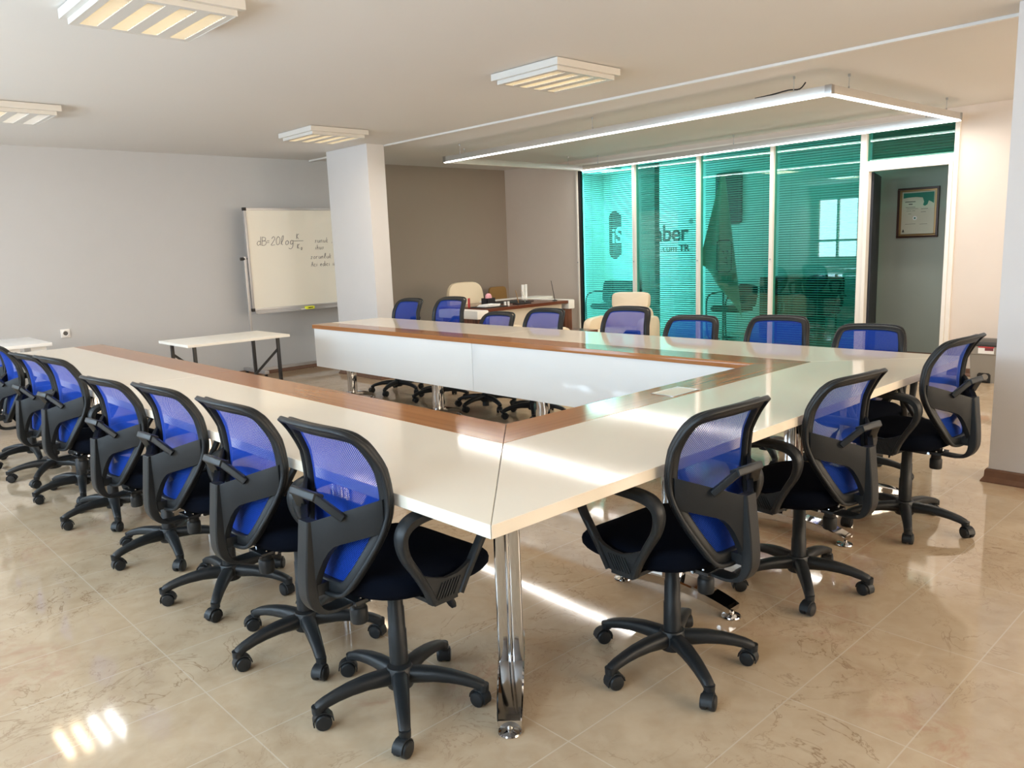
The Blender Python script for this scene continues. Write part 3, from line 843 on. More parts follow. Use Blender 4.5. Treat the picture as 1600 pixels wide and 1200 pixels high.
# ------------------------------------------------------------------ ceiling light fixtures
def fixture(cx, cy, label, mats, power=5.5):
    r = empty('ceiling_light', (cx, cy, H), label=label, cat='ceiling light', group='four-tube louvre ceiling lights')
    h = 0.302
    m = MB()
    # two-step tray: a square profile swept round
    prof = [(h - 0.012, -0.004), (h, -0.004), (h, -0.046), (h - 0.028, -0.046), (h - 0.028, -0.072), (h - 0.034, -0.072), (h - 0.034, -0.012), (h - 0.012, -0.012)]
    m.loft([[(sx * a, sy * a, z) for a, z in prof] for sx, sy in ((-1, -1), (1, -1), (1, 1), (-1, 1), (-1, -1))], True, False)
    m.build('housing', 'fixture_white', r, angle=20)
    box('back_plate', 'fixture_white', (-h + 0.036, h - 0.036, -h + 0.036, h - 0.036, -0.011, -0.005), r)
    q = h - 0.0345; n = 4; pitch = 2 * q / n; sw = 0.074
    d = MB(); xs = [-q + pitch * (i + 0.5) for i in range(n)]; ye = q - 0.028
    edges = [-q] + [e for c in xs for e in (c - sw / 2, c + sw / 2)] + [q]
    for i in range(0, len(edges), 2): d.box(edges[i], edges[i + 1], -ye, ye, -0.071, -0.064)
    d.box(-q, q, -q, -ye - 0.0003, -0.071, -0.064); d.box(-q, q, ye + 0.0003, q, -0.071, -0.064)
    d.build('grille', 'fixture_white', r, dbl=False)
    for i, c in enumerate(xs):
        MB().cyl((c, -ye + 0.01, -0.045), (c, ye - 0.01, -0.045), 0.013, seg=12).build('tube', mats[i], r)
        rf = MB(); rf.box(c - sw / 2 + 0.001, c + sw / 2 - 0.001, -ye, ye, -0.027, -0.024); rf.build('reflector', mats[i], r)
        lv = MB(); y = -ye + 0.02
        while y < ye - 0.01:
            lv.box(c - sw / 2 + 0.0005, c + sw / 2 - 0.0005, y, y + 0.0012, -0.070, -0.061); y += 0.024
        lv.build('louvre', 'fixture_white', r, dbl=False)
        lamp_area('fixture_glow', (cx + c, cy, H - 0.0725), sw * 0.95, 2 * ye, power / 4, (1.0, 0.78, 0.54) if mats[i] == 'tube_warm' else (0.95, 0.97, 1.0))
    return r
W4 = ['tube_warm'] * 4
fixture(0.29, 2.49, 'nearest ceiling light, cut by the picture\'s top edge, four warm tubes', W4)
fixture(2.86, 2.43, 'square ceiling light with four warm tubes above the middle of the table', W4)
fixture(2.90, 5.47, 'small-looking ceiling light with four warm tubes in front of the left column', W4)
fixture(0.31, 5.52, 'ceiling light at the left picture edge with one yellow and two white tubes', ['tube_warm', 'tube_warm', 'tube_white', 'tube_white'])

# ------------------------------------------------------------------ hanging LED rectangle
def led():
    zb, hh, ww = 2.362, 0.062, 0.045
    P = [Vector((4.45, 1.31, 0)), Vector((4.66, 5.84, 0)), Vector((7.02, 5.88, 0)), Vector((6.83, 1.24, 0))]
    c = sum(P, Vector()) / 4
    r = empty('pendant_light', (c.x, c.y, H), label='rectangular white LED pendant light hanging below the ceiling on thin wires', cat='pendant light')
    up = Vector((0, 0, 1))
    for i in range(4):
        a, b = P[i] - c, P[(i + 1) % 4] - c
        t = (b - a).normalized(); s = t.cross(up) * (ww / 2)
        m = MB(); z0, z1 = zb - H + 0.004, zb - H + hh
        a2, b2 = (a + t * (ww / 2), b - t * (ww / 2))
        m.loft([[p + s * u + up * z for u, z in ((-1, z0), (1, z0), (1, z1), (-1, z1))] for p in (a2, b2)])
        m.build('profile', 'aluminium', r, bev=0.002)
        d = MB(); z0, z1 = zb - H - 0.006, zb - H + 0.006; k = 0.82
        d.loft([[p + s * u * k + up * z for u, z in ((-1, z0), (1, z0), (1, z1), (-1, z1))] for p in (a - t * 0.01, b + t * 0.01)])
        d.build('diffuser', 'led_white' if i != 1 else 'fixture_white', r)
        cn = MB(); cn.box(a.x - ww / 2 - 0.002, a.x + ww / 2 + 0.002, a.y - ww / 2 - 0.002, a.y + ww / 2 + 0.002, zb - H, zb - H + hh + 0.002)
        cn.build('corner_piece', 'brushed_steel', r, bev=0.002)
        nw = 3 if (b - a).length > 4 else 2
        for k2 in range(nw):
            u = (0.06, 0.5, 0.94)[k2] if nw == 3 else (0.12, 0.88)[k2]
            p = a.lerp(b, u)
            w = MB().cyl(p + up * (zb - H + hh), p, 0.0022, seg=6); w.cyl(p + up * (-0.018), p, 0.009, seg=10); w.cyl(p + up * (zb - H + hh), p + up * (zb - H + hh + 0.02), 0.006, seg=8)
            w.build('hanging_wire', 'brushed_steel', r)
        if i != 1:
            L = (b - a).length; mid = (P[i] + P[(i + 1) % 4]) / 2
            lamp_area('led_glow', (mid.x, mid.y, zb - 0.012), L, 0.035, 5.0 * L, (1.0, 0.96, 0.90), rz=math.atan2(t.y, t.x))
    cb = MB()
    p = P[0] - c; q = P[1] - c
    cb.tube(catmull([p.lerp(q, u) + up * (zb - H + hh + dz) for u, dz in ((0.04, 0.05), (0.05, 0.012), (0.07, 0.018), (0.10, 0.008), (0.13, 0.004))], 4), 0.005, 6)
    cb.build('power_cable', 'black_matte', r)
led()
# white cable trunking across the ceiling from column to column
tr = MB(); tr.box(-0.018, 0.018, -3.87, 3.87, -0.018, 0.0)
o = tr.build('cable_trunking', 'white_metal', bev=0.002); o.location = (3.953, 3.72, H)
tag(o, 'long white cable trunking running across the ceiling between the two columns', 'trunking')

# ------------------------------------------------------------------ folding table
ft = empty('folding_table', (1.69, 5.31, 0), label='small white folding table with black steel legs in front of the whiteboard', cat='table')
zt = 0.72
ftp = box('tabletop', 'cream_top', (-0.445, 0.445, -0.315, 0.315, zt - 0.022, zt), ft, bev=0.003)
for sx, sy in ((-1, -1), (-1, 1), (1, -1), (1, 1)):
    MB().box(sx * 0.365 - 0.0125, sx * 0.365 + 0.0125, sy * 0.24 - 0.0125, sy * 0.24 + 0.0125, 0, zt - 0.022).build('leg', 'black_steel', ft, bev=0.002)
for sx in (-1, 1):
    MB().box(sx * 0.365 - 0.010, sx * 0.365 + 0.010, -0.24, 0.24, 0.10, 0.12).build('crossbar', 'black_steel', ft)
for sx, sy in ((1, -1), (-1, 1)):
    MB().strap([(sx * 0.365, sy * 0.24, 0.60), (sx * 0.02, sy * 0.24, zt - 0.42)], (0, 1, 0), 0.020, 0.012).build('brace', 'black_steel', ft)

# ------------------------------------------------------------------ white side desk at the left edge
sd = empty('side_desk', (0.03, 6.62, 0), label='white desk at the left picture edge below the wall socket', cat='desk')
box('tabletop', 'white_desk', (-0.92, 0.53, -0.48, 0.32, 0.722, 0.75), sd, bev=0.002)
box('front_panel', 'white_desk', (-0.88, 0.30, -0.43, -0.412, 0.38, 0.722), sd)
box('side_panel', 'white_desk', (0.475, 0.495, -0.43, 0.28, 0.0, 0.722), sd)
box('side_panel', 'white_desk', (-0.88, -0.86, -0.43, 0.28, 0.0, 0.722), sd)
box('edge_panel', 'white_desk', (0.38, 0.475, -0.43, -0.412, 0.0, 0.722), sd)

# ------------------------------------------------------------------ whiteboard on a wheeled stand
wb = empty('whiteboard', (3.70, 7.30, 0), label='wheeled whiteboard with handwritten formula, partly behind the left column', cat='whiteboard')
X0, X1, Z0, Z1 = -0.79, 0.99, 0.795, 1.925
box('board', 'whiteboard', (X0, X1, -0.012, 0.010, Z0, Z1), wb)
fr = MB()
fr.box(X0 - 0.012, X1 + 0.012, -0.020, 0.014, Z1 - 0.012, Z1 + 0.014); fr.box(X0 - 0.012, X1 + 0.012, -0.020, 0.014, Z0 - 0.014, Z0 + 0.014)
fr.box(X0 - 0.014, X0 + 0.012, -0.020, 0.014, Z0, Z1); fr.box(X1 - 0.012, X1 + 0.014, -0.020, 0.014, Z0, Z1)
fr.build('board_frame', 'grey_steel', wb, bev=0.002)
for (x, z) in ((X0, Z0), (X0, Z1), (X1, Z0), (X1, Z1)): box('corner_cap', 'bin_black', (x - 0.020, x + 0.016, -0.023, 0.017, z - 0.018, z + 0.018), wb, bev=0.004)
MB().box(X0 + 0.02, X1 - 0.02, -0.075, -0.018, Z0 - 0.046, Z0 - 0.040).box(X0 + 0.02, X1 - 0.02, -0.024, -0.018, Z0 - 0.046, Z0 - 0.014).build('pen_tray', 'grey_steel', wb)
for x in (X0 - 0.045, X1 + 0.045):
    MB().box(x - 0.014, x + 0.014, -0.014, 0.014, 0.12, 1.40).build('post', 'grey_steel', wb, bev=0.002)
    MB().cyl((x - 0.05, 0, 1.375), (x - 0.005, 0, 1.375), 0.018, seg=14).box(x - 0.004, x + 0.040, -0.006, 0.006, 1.37, 1.38).build('pivot_knob', 'knob_black', wb)
    MB().box(x - 0.025, x + 0.025, -0.30, 0.24, 0.085, 0.12).build('stand_foot', 'grey_steel', wb, bev=0.003)
    for y in (-0.27, 0.21):
        cc = MB().box(x - 0.012, x + 0.012, y - 0.012, y + 0.012, 0.045, 0.088); cc.cyl((x - 0.016, y + 0.012, 0.028), (x + 0.016, y + 0.012, 0.028), 0.028, seg=16)
        cc.build('caster', 'bin_black', wb)
MB().box(X0 - 0.03, X1 + 0.03, -0.012, 0.012, 0.085, 0.118).build('crossbar', 'grey_steel', wb)
# handwriting, drawn as pen strokes: x to the right, y up, unit = letter height
def strokes(lines, ox, oz, s, sh=0.15, r=0.0022):
    m = MB()
    for ln in lines:
        pts = [(ox + (x + y * sh) * s, -0.0135, oz + y * s) for x, y in ln]
        if len(pts) > 2: pts = catmull(pts, 3)
        m.tube(pts, r, 5)
    return m
GL_ = {
 'd': [[(.45, .35), (.25, .5), (.05, .25), (.2, 0), (.45, .2)], [(.47, 1), (.45, .5), (.5, 0)]],
 'B': [[(.05, 0), (.05, .95)], [(.05, .95), (.45, .85), (.4, .55), (.08, .5)], [(.08, .5), (.55, .45), (.5, .05), (.05, 0)]],
 '=': [[(.05, .3), (.35, .32)], [(.05, .5), (.35, .52)]],
 '2': [[(.05, .75), (.25, .98), (.45, .75), (.2, .3), (.02, 0), (.5, .02)]],
 '0': [[(.25, .98), (.03, .6), (.15, .05), (.45, .15), (.5, .75), (.25, .98)]],
 'l': [[(.05, .1), (.3, .6), (.32, 1.05), (.15, .9), (.12, .2), (.3, 0)]],
 'o': [[(.25, .48), (.05, .3), (.15, 0), (.4, .1), (.38, .4), (.25, .48)]],
 'g': [[(.42, .4), (.2, .5), (.05, .25), (.2, .02), (.42, .2)], [(.43, .5), (.42, -.2), (.2, -.5), (-.1, -.4)]],
 'K': [[(.08, 0), (.1, 1)], [(.5, .95), (.12, .5), (.52, 0)]],
 'a': [[(.4, .4), (.2, .5), (.05, .22), (.2, 0), (.4, .2)], [(.42, .5), (.45, 0)]],
 'e': [[(.05, .25), (.4, .3), (.3, .5), (.08, .4), (.08, .1), (.4, .05)]],
 'i': [[(.1, .48), (.12, 0)], [(.12, .66), (.13, .68)]],
 'u': [[(.05, .48), (.08, .05), (.35, .08), (.4, .48)], [(.4, .48), (.44, 0)]],
 'n': [[(.05, .48), (.06, 0)], [(.06, .35), (.3, .5), (.38, 0)]],
 'r': [[(.05, .48), (.06, 0)], [(.06, .3), (.2, .48), (.32, .44)]],
 's': [[(.35, .45), (.1, .42), (.3, .2), (.05, .02)]],
 't': [[(.15, .85), (.12, .1), (.3, 0)], [(.0, .52), (.32, .54)]],
 'b': [[(.08, .95), (.08, 0)], [(.08, .3), (.3, .48), (.38, .2), (.08, .02)]],
 'z': [[(.05, .48), (.36, .47), (.05, .02), (.38, .02)]],
 'A': [[(0, 0), (.2, .9), (.42, 0)], [(.08, .35), (.34, .36)]],
 'c': [[(.38, .42), (.15, .48), (.04, .2), (.2, 0), (.4, .06)]],
 'v': [[(.03, .48), (.18, 0), (.36, .5)]],
 'k': [[(.08, .95), (.08, 0)], [(.35, .5), (.1, .25), (.36, 0)]],
 'm': [[(.03, .46), (.05, 0)], [(.05, .35), (.2, .48), (.24, 0)], [(.24, .35), (.38, .48), (.44, 0)]],
 'y': [[(.05, .48), (.2, .1)], [(.38, .5), (.15, -.3)]],
 ',': [[(.1, .02), (.05, -.12)]],
 'h': [[(.08, .95), (.07, 0)], [(.08, .3), (.28, .48), (.36, 0)]],
}
def write(s, ox, oz, size, adv=0.56, r=0.0022):
    m = MB(); x = ox
    for ch in s:
        if ch != ' ':
            q = strokes(GL_[ch], x, oz, size, r=r); m.add(q.v, q.f)
        x += size * adv * (0.55 if ch in 'i,' else 1.0)
    return m, x
def put(s, x, z, size, r=0.0022, adv=0.56):
    m, e = write(s, x, z, size, adv, r); m.build('handwriting', 'marker_ink', wb); return e
e = put('dB=20log', X0 + 0.105, 1.52, 0.098, 0.0027, 0.60)
put('K', e + 0.03, 1.585, 0.060, 0.0025); q = strokes([[(0, 0), (1.2, .02)]], e, 1.56, 0.1, r=0.0025); q.build('fraction_line', 'marker_ink', wb)
put('K', e + 0.03, 1.472, 0.055, 0.0025); put('0', e + 0.08, 1.455, 0.032, 0.0022)
put('sunuk , tablda k', e + 0.27, 1.535, 0.062, adv=0.62)
put('ihus', e + 0.27, 1.455, 0.058, adv=0.62)
put('zorunluk', e + 0.20, 1.345, 0.058, adv=0.62)
put('Aci edici ib vadu m', e + 0.20, 1.255, 0.058, adv=0.58)
er = MB().box(-0.055, 0.055, -0.024, 0.024, 0, 0.034)
er = er.build('board_eraser', 'yellow_felt', bev=0.008); er.location = (3.60, 7.249, Z0 - 0.0395)
tag(er, 'yellow board eraser on the pen tray of the whiteboard', 'eraser')
MB().box(-0.030, 0.030, -0.0255, -0.024, 0.012, 0.022).build('label_print', 'black_matte', er)
mk = MB().cyl((-0.03, 0, 0.006), (0.03, 0, 0.006), 0.006, seg=10).build('marker_pen', 'white_metal'); mk.location = (3.515, 7.250, Z0 - 0.040)
tag(mk, 'small white pen lying left of the yellow eraser', 'pen')
# socket
so = box('wall_socket', 'socket_white', (0.985, 1.070, YB - 0.012, YB, 0.66, 0.745), bev=0.004)
tag(so, 'white square power socket on the grey wall at left', 'socket')
MB().lathe([(0.0, 0.004), (0.024, 0.004), (0.024, 0.012), (0.030, 0.014), (0.032, 0.010), (0.032, 0.0)], 20).xf(Matrix.Translation((1.0275, YB - 0.012, 0.7025)) @ Matrix.Rotation(PI / 2, 4, 'X')).build('socket_insert', 'socket_white', so)
MB().cyl((1.0275, YB - 0.0175, 0.7025), (1.0275, YB - 0.012, 0.7025), 0.021, seg=18).build('socket_hole', 'socket_hole', so)

# ------------------------------------------------------------------ office desk in the far corner
dk = empty('office_desk', (5.06, 5.30, 0), label='walnut-topped office desk with cream front in the far corner', cat='desk')
def d(name, mat, x0, x1, y0, y1, z0, z1, bev=0.003): return box(name, mat, (x0 - 5.06, x1 - 5.06, y0 - 5.30, y1 - 5.30, z0, z1), dk, bev=bev)
d('desk_top', 'walnut_x', 4.42, 5.70, 4.98, 5.80, 0.722, 0.757)
d('front_panel', 'cream_panel', 4.50, 5.64, 5.03, 5.05, 0.12, 0.722)
d('corner_cap', 'cream_top', 4.27, 4.43, 4.96, 5.62, 0.655, 0.745, 0.015)
d('corner_cap', 'cream_top', 5.70, 5.80, 4.97, 5.62, 0.655, 0.762, 0.015)
d('side_leg', 'walnut_z', 4.30, 4.42, 5.00, 5.58, 0.0, 0.655)
d('side_leg', 'walnut_z', 5.67, 5.78, 5.00, 5.58, 0.0, 0.655)
d('rear_shelf', 'cream_top', 5.30, 6.30, 5.80, 6.10, 0.722, 0.752)
d('rear_leg', 'walnut_z', 6.20, 6.28, 5.84, 6.06, 0.0, 0.722)

def put_on(o, x, y, z, label, cat, group=None, rz=0.0):
    o.location = (x, y, z); o.rotation_euler = (0, 0, rz); return tag(o, label, cat, group)
DZ = 0.757
put_on(box('document_tray', 'black_matte', (-0.17, 0.17, -0.12, 0.12, 0, 0.010), bev=0.003), 4.60, 5.14, DZ, 'flat black tray at the left end of the office desk', 'tray')
for i in range(3):
    put_on(box('paper', 'paper', (-0.105, 0.105, -0.07, 0.07, 0, 0.007), bev=0.001), 4.58 + 0.01 * i, 5.13, DZ + 0.0105 + i * 0.0075,
           ['bottom sheet of paper in the pile on the black desk tray', 'middle sheet of paper in the pile on the black desk tray', 'top sheet of paper in the pile on the black desk tray'][i], 'paper', 'papers on the office desk', rz=0.1 * i)
pc = MB(); 
for b in ((-0.06, 0.06, -0.05, -0.046, 0, 0.085), (-0.06, 0.06, 0.046, 0.05, 0, 0.085), (-0.06, -0.056, -0.05, 0.05, 0, 0.085), (0.056, 0.06, -0.05, 0.05, 0, 0.085), (-0.06, 0.06, -0.05, 0.05, 0, 0.004)): pc.box(*b)
put_on(pc.build('pen_holder', 'black_matte'), 4.76, 5.33, DZ, 'black open box holding pink paper on the office desk', 'pen holder')
put_on(MB().lathe([(0, 0), (0.03, 0.0), (0.042, 0.05), (0.035, 0.11), (0.015, 0.13), (0, 0.13)], 9).build('paper_ball', 'pink_paper', smooth=False), 4.765, 5.33, DZ + 0.005, 'crumpled pink paper in the black holder', 'paper')
put_on(box('notebook', 'red_paper', (-0.03, 0.03, -0.005, 0.005, 0, 0.10), bev=0.001), 4.50, 5.36, DZ, 'small red notebook standing at the left of the office desk', 'notebook', rz=0.6)
for i, (x, y) in enumerate(((4.82, 5.12), (4.87, 5.12))):
    put_on(MB().lathe([(0, 0), (0.014, 0), (0.014, 0.045), (0, 0.045)], 12).build('small_bottle', 'white_metal'), x, y, DZ,
           ['small white bottle left of its twin on the desk, beside the black holder', 'small white bottle right of its twin on the desk, nearer the pen stand'][i], 'bottle', 'small white bottles on the desk')
put_on(box('note_block', 'paper', (-0.03, 0.03, -0.03, 0.03, 0, 0.07), bev=0.001), 4.90, 5.46, DZ, 'white note block on the office desk behind the pen stand', 'note block')
ps = put_on(box('pen_stand', 'black_matte', (-0.11, 0.11, -0.04, 0.04, 0, 0.014), bev=0.004), 5.08, 5.12, DZ, 'black double pen stand with two slanting pens', 'pen stand')
for x, mt in ((-0.05, 'cert_gold'), (0.05, 'chrome')):
    MB().cyl((x, 0, 0.012), (x - 0.045, 0, 0.16), 0.005, 0.004, 8).build('pen', mt, ps)
lp = put_on(box('desk_pad', 'black_matte', (-0.26, 0.26, -0.17, 0.17, 0, 0.006), bev=0.002), 5.22, 5.50, DZ, 'black leather desk pad on the office desk', 'desk pad')
put_on(MB().lathe([(0, 0), (0.03, 0), (0.03, 0.006), (0.006, 0.010), (0, 0.010)], 12).cyl((0, 0, 0.008), (-0.055, 0.0, 0.235), 0.004, 0.003, 8).build('flag_stick', 'black_matte'), 5.62, 5.12, DZ, 'thin dark stick slanting up from the right end of the office desk', 'stick')
for i, x in enumerate((5.86, 5.91)):
    put_on(MB().lathe([(0, 0), (0.020, 0), (0.020, 0.17), (0, 0.17)], 14).build('paper_roll', 'white_metal' if i == 0 else 'paper'), x, 5.90, 0.752,
           ['white paper roll standing behind the office desk, left of the pair', 'white paper roll standing behind the office desk, next to the brown chair'][i], 'paper roll', 'paper rolls behind the office desk')

# executive chair behind the desk
def pad(m, w, h, t, c, r=0.35, tilt=0.0, segs=28, axis='x'):
    # rounded cushion: superellipse outline w x h, thickness t, centred on c, facing along axis
    rings = []
    for k_, dd in ((0.0, -0.5), (0.80, -0.5), (0.95, -0.38), (1.0, -0.1), (1.0, 0.1), (0.95, 0.38), (0.80, 0.5), (0.0, 0.5)):
        ring = []
        for i in range(segs):
            a = 2 * PI * i / segs; cc, ss = math.cos(a), math.sin(a)
            u = math.copysign(abs(cc) ** r, cc) * w / 2; v = math.copysign(abs(ss) ** r, ss) * h / 2
            kk = max(k_, 0.001)
            u = u * (1 - (1 - kk) * 0.6) if k_ > 0 else 0; v = v * (1 - (1 - kk) * 0.6) if k_ > 0 else 0
            q = Vector((dd * t, u, v)) if axis == 'x' else (Vector((u, dd * t, v)) if axis == 'y' else Vector((u, v, dd * t)))
            if tilt: q = Matrix.Rotation(tilt, 3, 'Y') @ q
            ring.append(q + Vector(c))
        rings.append(ring)
    return m.loft(rings, True, False)
ec = empty('executive_chair', (5.36, 6.25, 0), -1.75, label='cream leather executive chair behind the office desk', cat='chair')
pad(MB(), 0.52, 0.60, 0.10, (-0.24, 0, 0.68), 0.5, -0.12).build('backrest', 'cream_leather', ec)
pad(MB(), 0.50, 0.50, 0.11, (0.02, 0, 0.44), 0.5, axis='z').build('seat', 'cream_leather', ec)
MB().cyl((0, 0, 0.08), (0, 0, 0.39), 0.03).build('column', 'chrome', ec)
b = MB()
for i in range(5):
    dd = Vector((math.cos(i * 1.2566), math.sin(i * 1.2566), 0)); b.strap([dd * 0.02 + Vector((0, 0, 0.09)), dd * 0.28 + Vector((0, 0, 0.06))], (0, 0, 1), 0.04, 0.02); b.cyl(dd * 0.28 + Vector((0, 0, 0.06)), dd * 0.28, 0.025)
b.build('star_base', 'chrome', ec)
# tan chair further back
tc_ = empty('tan_chair', (7.70 - 0.95, 7.15, 0), -PI / 2, label='tan upholstered chair standing against the far corner wall', cat='chair')
pad(MB(), 0.34, 0.34, 0.05, (-0.20, 0, 0.66), 0.3, -0.08).build('backrest', 'tan_fabric', tc_)
pad(MB(), 0.40, 0.40, 0.06, (0.02, 0, 0.45), 0.3, axis='z').build('seat', 'tan_fabric', tc_)
for x in (-0.18, 0.18):
    for y in (-0.17, 0.17): MB().cyl((x, y, 0), (x, y, 0.44 if x > 0 else 0.60), 0.011).build('leg', 'black_steel', tc_)

# armchairs
def armchair(loc, rz, label, headrest, hb):
    r = empty('armchair', loc, rz, label=label, cat='armchair')
    pad(MB(), 0.56, 0.54, 0.14, (0.06, 0, 0.36), 0.4, axis='z').build('seat', 'cream_leather', r)
    pad(MB(), 0.56, hb, 0.14, (-0.27, 0, 0.16 + hb / 2), 0.35, -0.10).build('backrest', 'cream_leather', r)
    for s in (-1, 1):
        pad(MB(), 0.64, 0.44, 0.10, (0.02, s * 0.315, 0.34), 0.4, axis='y').build('arm', 'cream_leather', r)
    if headrest: pad(MB(), 0.46, 0.20, 0.12, (-0.33, 0, 0.72), 0.4, -0.12).build('headrest', 'cream_leather', r)
    for x in (-0.24, 0.28):
        for s in (-0.27, 0.27): MB().cyl((x, s, 0.0), (x, s, 0.16), 0.02).build('leg', 'chrome', r)
    return r
armchair((6.00, 4.42, 0), math.radians(200), 'cream leather armchair with tall headrest in front of the glass partition', True, 0.50)
armchair((4.62, 4.60, 0), math.radians(5), 'low cream leather armchair in front of the left end of the office desk', False, 0.36)
# coffee table
ct = empty('coffee_table', (5.27, 4.66, 0), label='low walnut coffee table between the two cream armchairs', cat='table')
box('tabletop', 'walnut_x', (-0.25, 0.25, -0.28, 0.28, 0.43, 0.462), ct, bev=0.003)
box('pedestal', 'cream_panel', (-0.17, 0.17, -0.18, 0.18, 0.0, 0.43), ct)

# ------------------------------------------------------------------ pedal bin by the right wall
bn = empty('pedal_bin', (7.01, 0.93, 0), label='grey pedal bin with dark lid and a red and white sticker, beside the right column', cat='bin')
bw, bd, bh = 0.105, 0.135, 0.345
rings = []
def rr(w, d_, r, z, n=5):
    out = []
    for cx, cy, a0 in ((w - r, d_ - r, 0), (-w + r, d_ - r, 90), (-w + r, -d_ + r, 180), (w - r, -d_ + r, 270)):
        for i in range(n):
            a = math.radians(a0 + 90 * i / (n - 1)); out.append((cx + r * math.cos(a), cy + r * math.sin(a), z))
    return out
MB().loft([rr(bw * 0.86, bd * 0.86, 0.02, 0), rr(bw * 0.97, bd * 0.97, 0.02, 0.26), rr(bw * 1.05, bd * 1.05, 0.02, 0.265), rr(bw * 1.06, bd * 1.06, 0.02, bh)]).build('bin_body', 'bin_grey', bn, angle=40)
MB().loft([rr(bw * 1.08, bd * 1.08, 0.02, bh), rr(bw * 1.10, bd * 1.10, 0.02, bh + 0.012), rr(bw * 1.06, bd * 1.06, 0.02, bh + 0.035), rr(bw * 0.6, bd * 0.6, 0.02, bh + 0.052)]).build('lid', 'bin_dark', bn, angle=40)
box('lid_rim', 'bin_black', (-bw * 1.11, bw * 1.08, -bd * 1.09, bd * 1.09, bh - 0.006, bh + 0.004), bn, bev=0.002)
st = box('sticker', 'paper', (-bw * 1.06 - 0.0015, -bw * 1.06, -0.075, 0.055, 0.272, 0.340), bn)
box('sticker_print', 'logo_maroon', (-bw * 1.06 - 0.003, -bw * 1.06 - 0.0015, -0.070, 0.00, 0.300, 0.325), st)
box('sticker_banner', 'red_paper', (-bw * 1.06 - 0.003, -bw * 1.06 - 0.0015, -0.075, 0.055, 0.325, 0.338), st)
po = [(-0.055, 0.0), (0.055, 0.0), (0.055, 0.075), (0.04, 0.09), (-0.04, 0.09), (-0.055, 0.075)]
MB().prism(po, -bw * 0.95, -bw * 0.80, 0).build('pedal_recess', 'bin_black', bn)
MB().box(-bw * 1.15, -bw * 0.9, -0.035, 0.035, 0.018, 0.030).build('pedal', 'bin_dark', bn, bev=0.004)
MB().cyl((-bw * 0.96, -0.01, 0.055), (-bw * 0.90, -0.01, 0.055), 0.028, seg=16).build('pedal_hub', 'bin_grey', bn)

# ------------------------------------------------------------------ framed certificate in the corridor
XC = 8.1
cf = empty('certificate', (XC, 2.0, 1.60), label='framed certificate with green header on the corridor wall seen through the doorway', cat='picture')
cw, chh = 0.212, 0.268
def ring_frame(w, h, t, x0, x1):
    m = MB(); m.box(x0, x1, -w, w, h - t, h); m.box(x0, x1, -w, w, -h, -h + t); m.box(x0, x1, -w, -w + t, -h + t, h - t); m.box(x0, x1, w - t, w, -h + t, h - t); return m
ring_frame(cw, chh, 0.022, -0.030, -0.002).build('wood_frame', 'cert_wood', cf, bev=0.003)
ring_frame(cw - 0.022, chh - 0.022, 0.020, -0.024, -0.002).build('gold_frame', 'cert_gold', cf, bev=0.002)
cp = box('certificate_sheet', 'cert_paper', (-0.010, -0.004, -cw + 0.04, cw - 0.04, -chh + 0.04, chh - 0.04), cf)
yy = cw - 0.055; zz = chh - 0.055
# the wall is seen from -X: picture-left is +y
hp_ = [(yy, zz), (yy, zz - 0.055), (yy - 0.05, zz - 0.048), (yy - 0.13, zz - 0.046), (yy - 0.20, zz - 0.055), (yy - 0.215, zz - 0.10), (yy - 0.205, zz - 0.135),
       (yy - 0.225, zz - 0.145), (yy - 0.25, zz - 0.13), (yy - 0.262, zz - 0.09), (yy - 0.285, zz - 0.10), (-yy, zz - 0.12), (-yy, zz)]
MB().prism(hp_, -0.0115, -0.0100, 0).build('green_header', 'cert_green', cp, smooth=False)
ink = MB()
ink.box(-0.0115, -0.010, 0.03, yy - 0.02, zz - 0.098, zz - 0.090)
for a, b_, z, t in ((0.06, 0.10, 0.115, .010), (0.03, 0.13, 0.150, .004), (0.00, 0.12, 0.168, .003), (-0.10, -0.03, 0.172, .004), (0.07, 0.12, 0.190, .003), (0.03, 0.06, 0.190, .003), (-0.08, -0.03, 0.205, .004), (0.07, 0.10, 0.222, .003), (0.02, 0.13, 0.33, .003), (-0.10, -0.02, 0.335, .003)):
    ink.box(-0.0112, -0.010, a, b_, zz - z - t, zz - z)
ink.build('printed_lines', 'cert_ink', cp, smooth=False)
MB().cyl((-0.012, 0.03, zz - 0.27), (-0.010, 0.03, zz - 0.27), 0.022, seg=20).build('seal', 'paper', cp)
MB().cyl((-0.0125, 0.03, zz - 0.27), (-0.0115, 0.03, zz - 0.27), 0.010, seg=16).build('seal_centre', 'cert_green', cp)
MB().lathe([(0, 0), (0.013, 0), (0.004, 0.030), (0, 0.032)], 10).xf(Matrix.Translation((-0.011, yy - 0.01, -chh + 0.062)) @ Matrix.Scale(0.1, 4, (1, 0, 0))).build('emblem', 'cert_ink', cp)

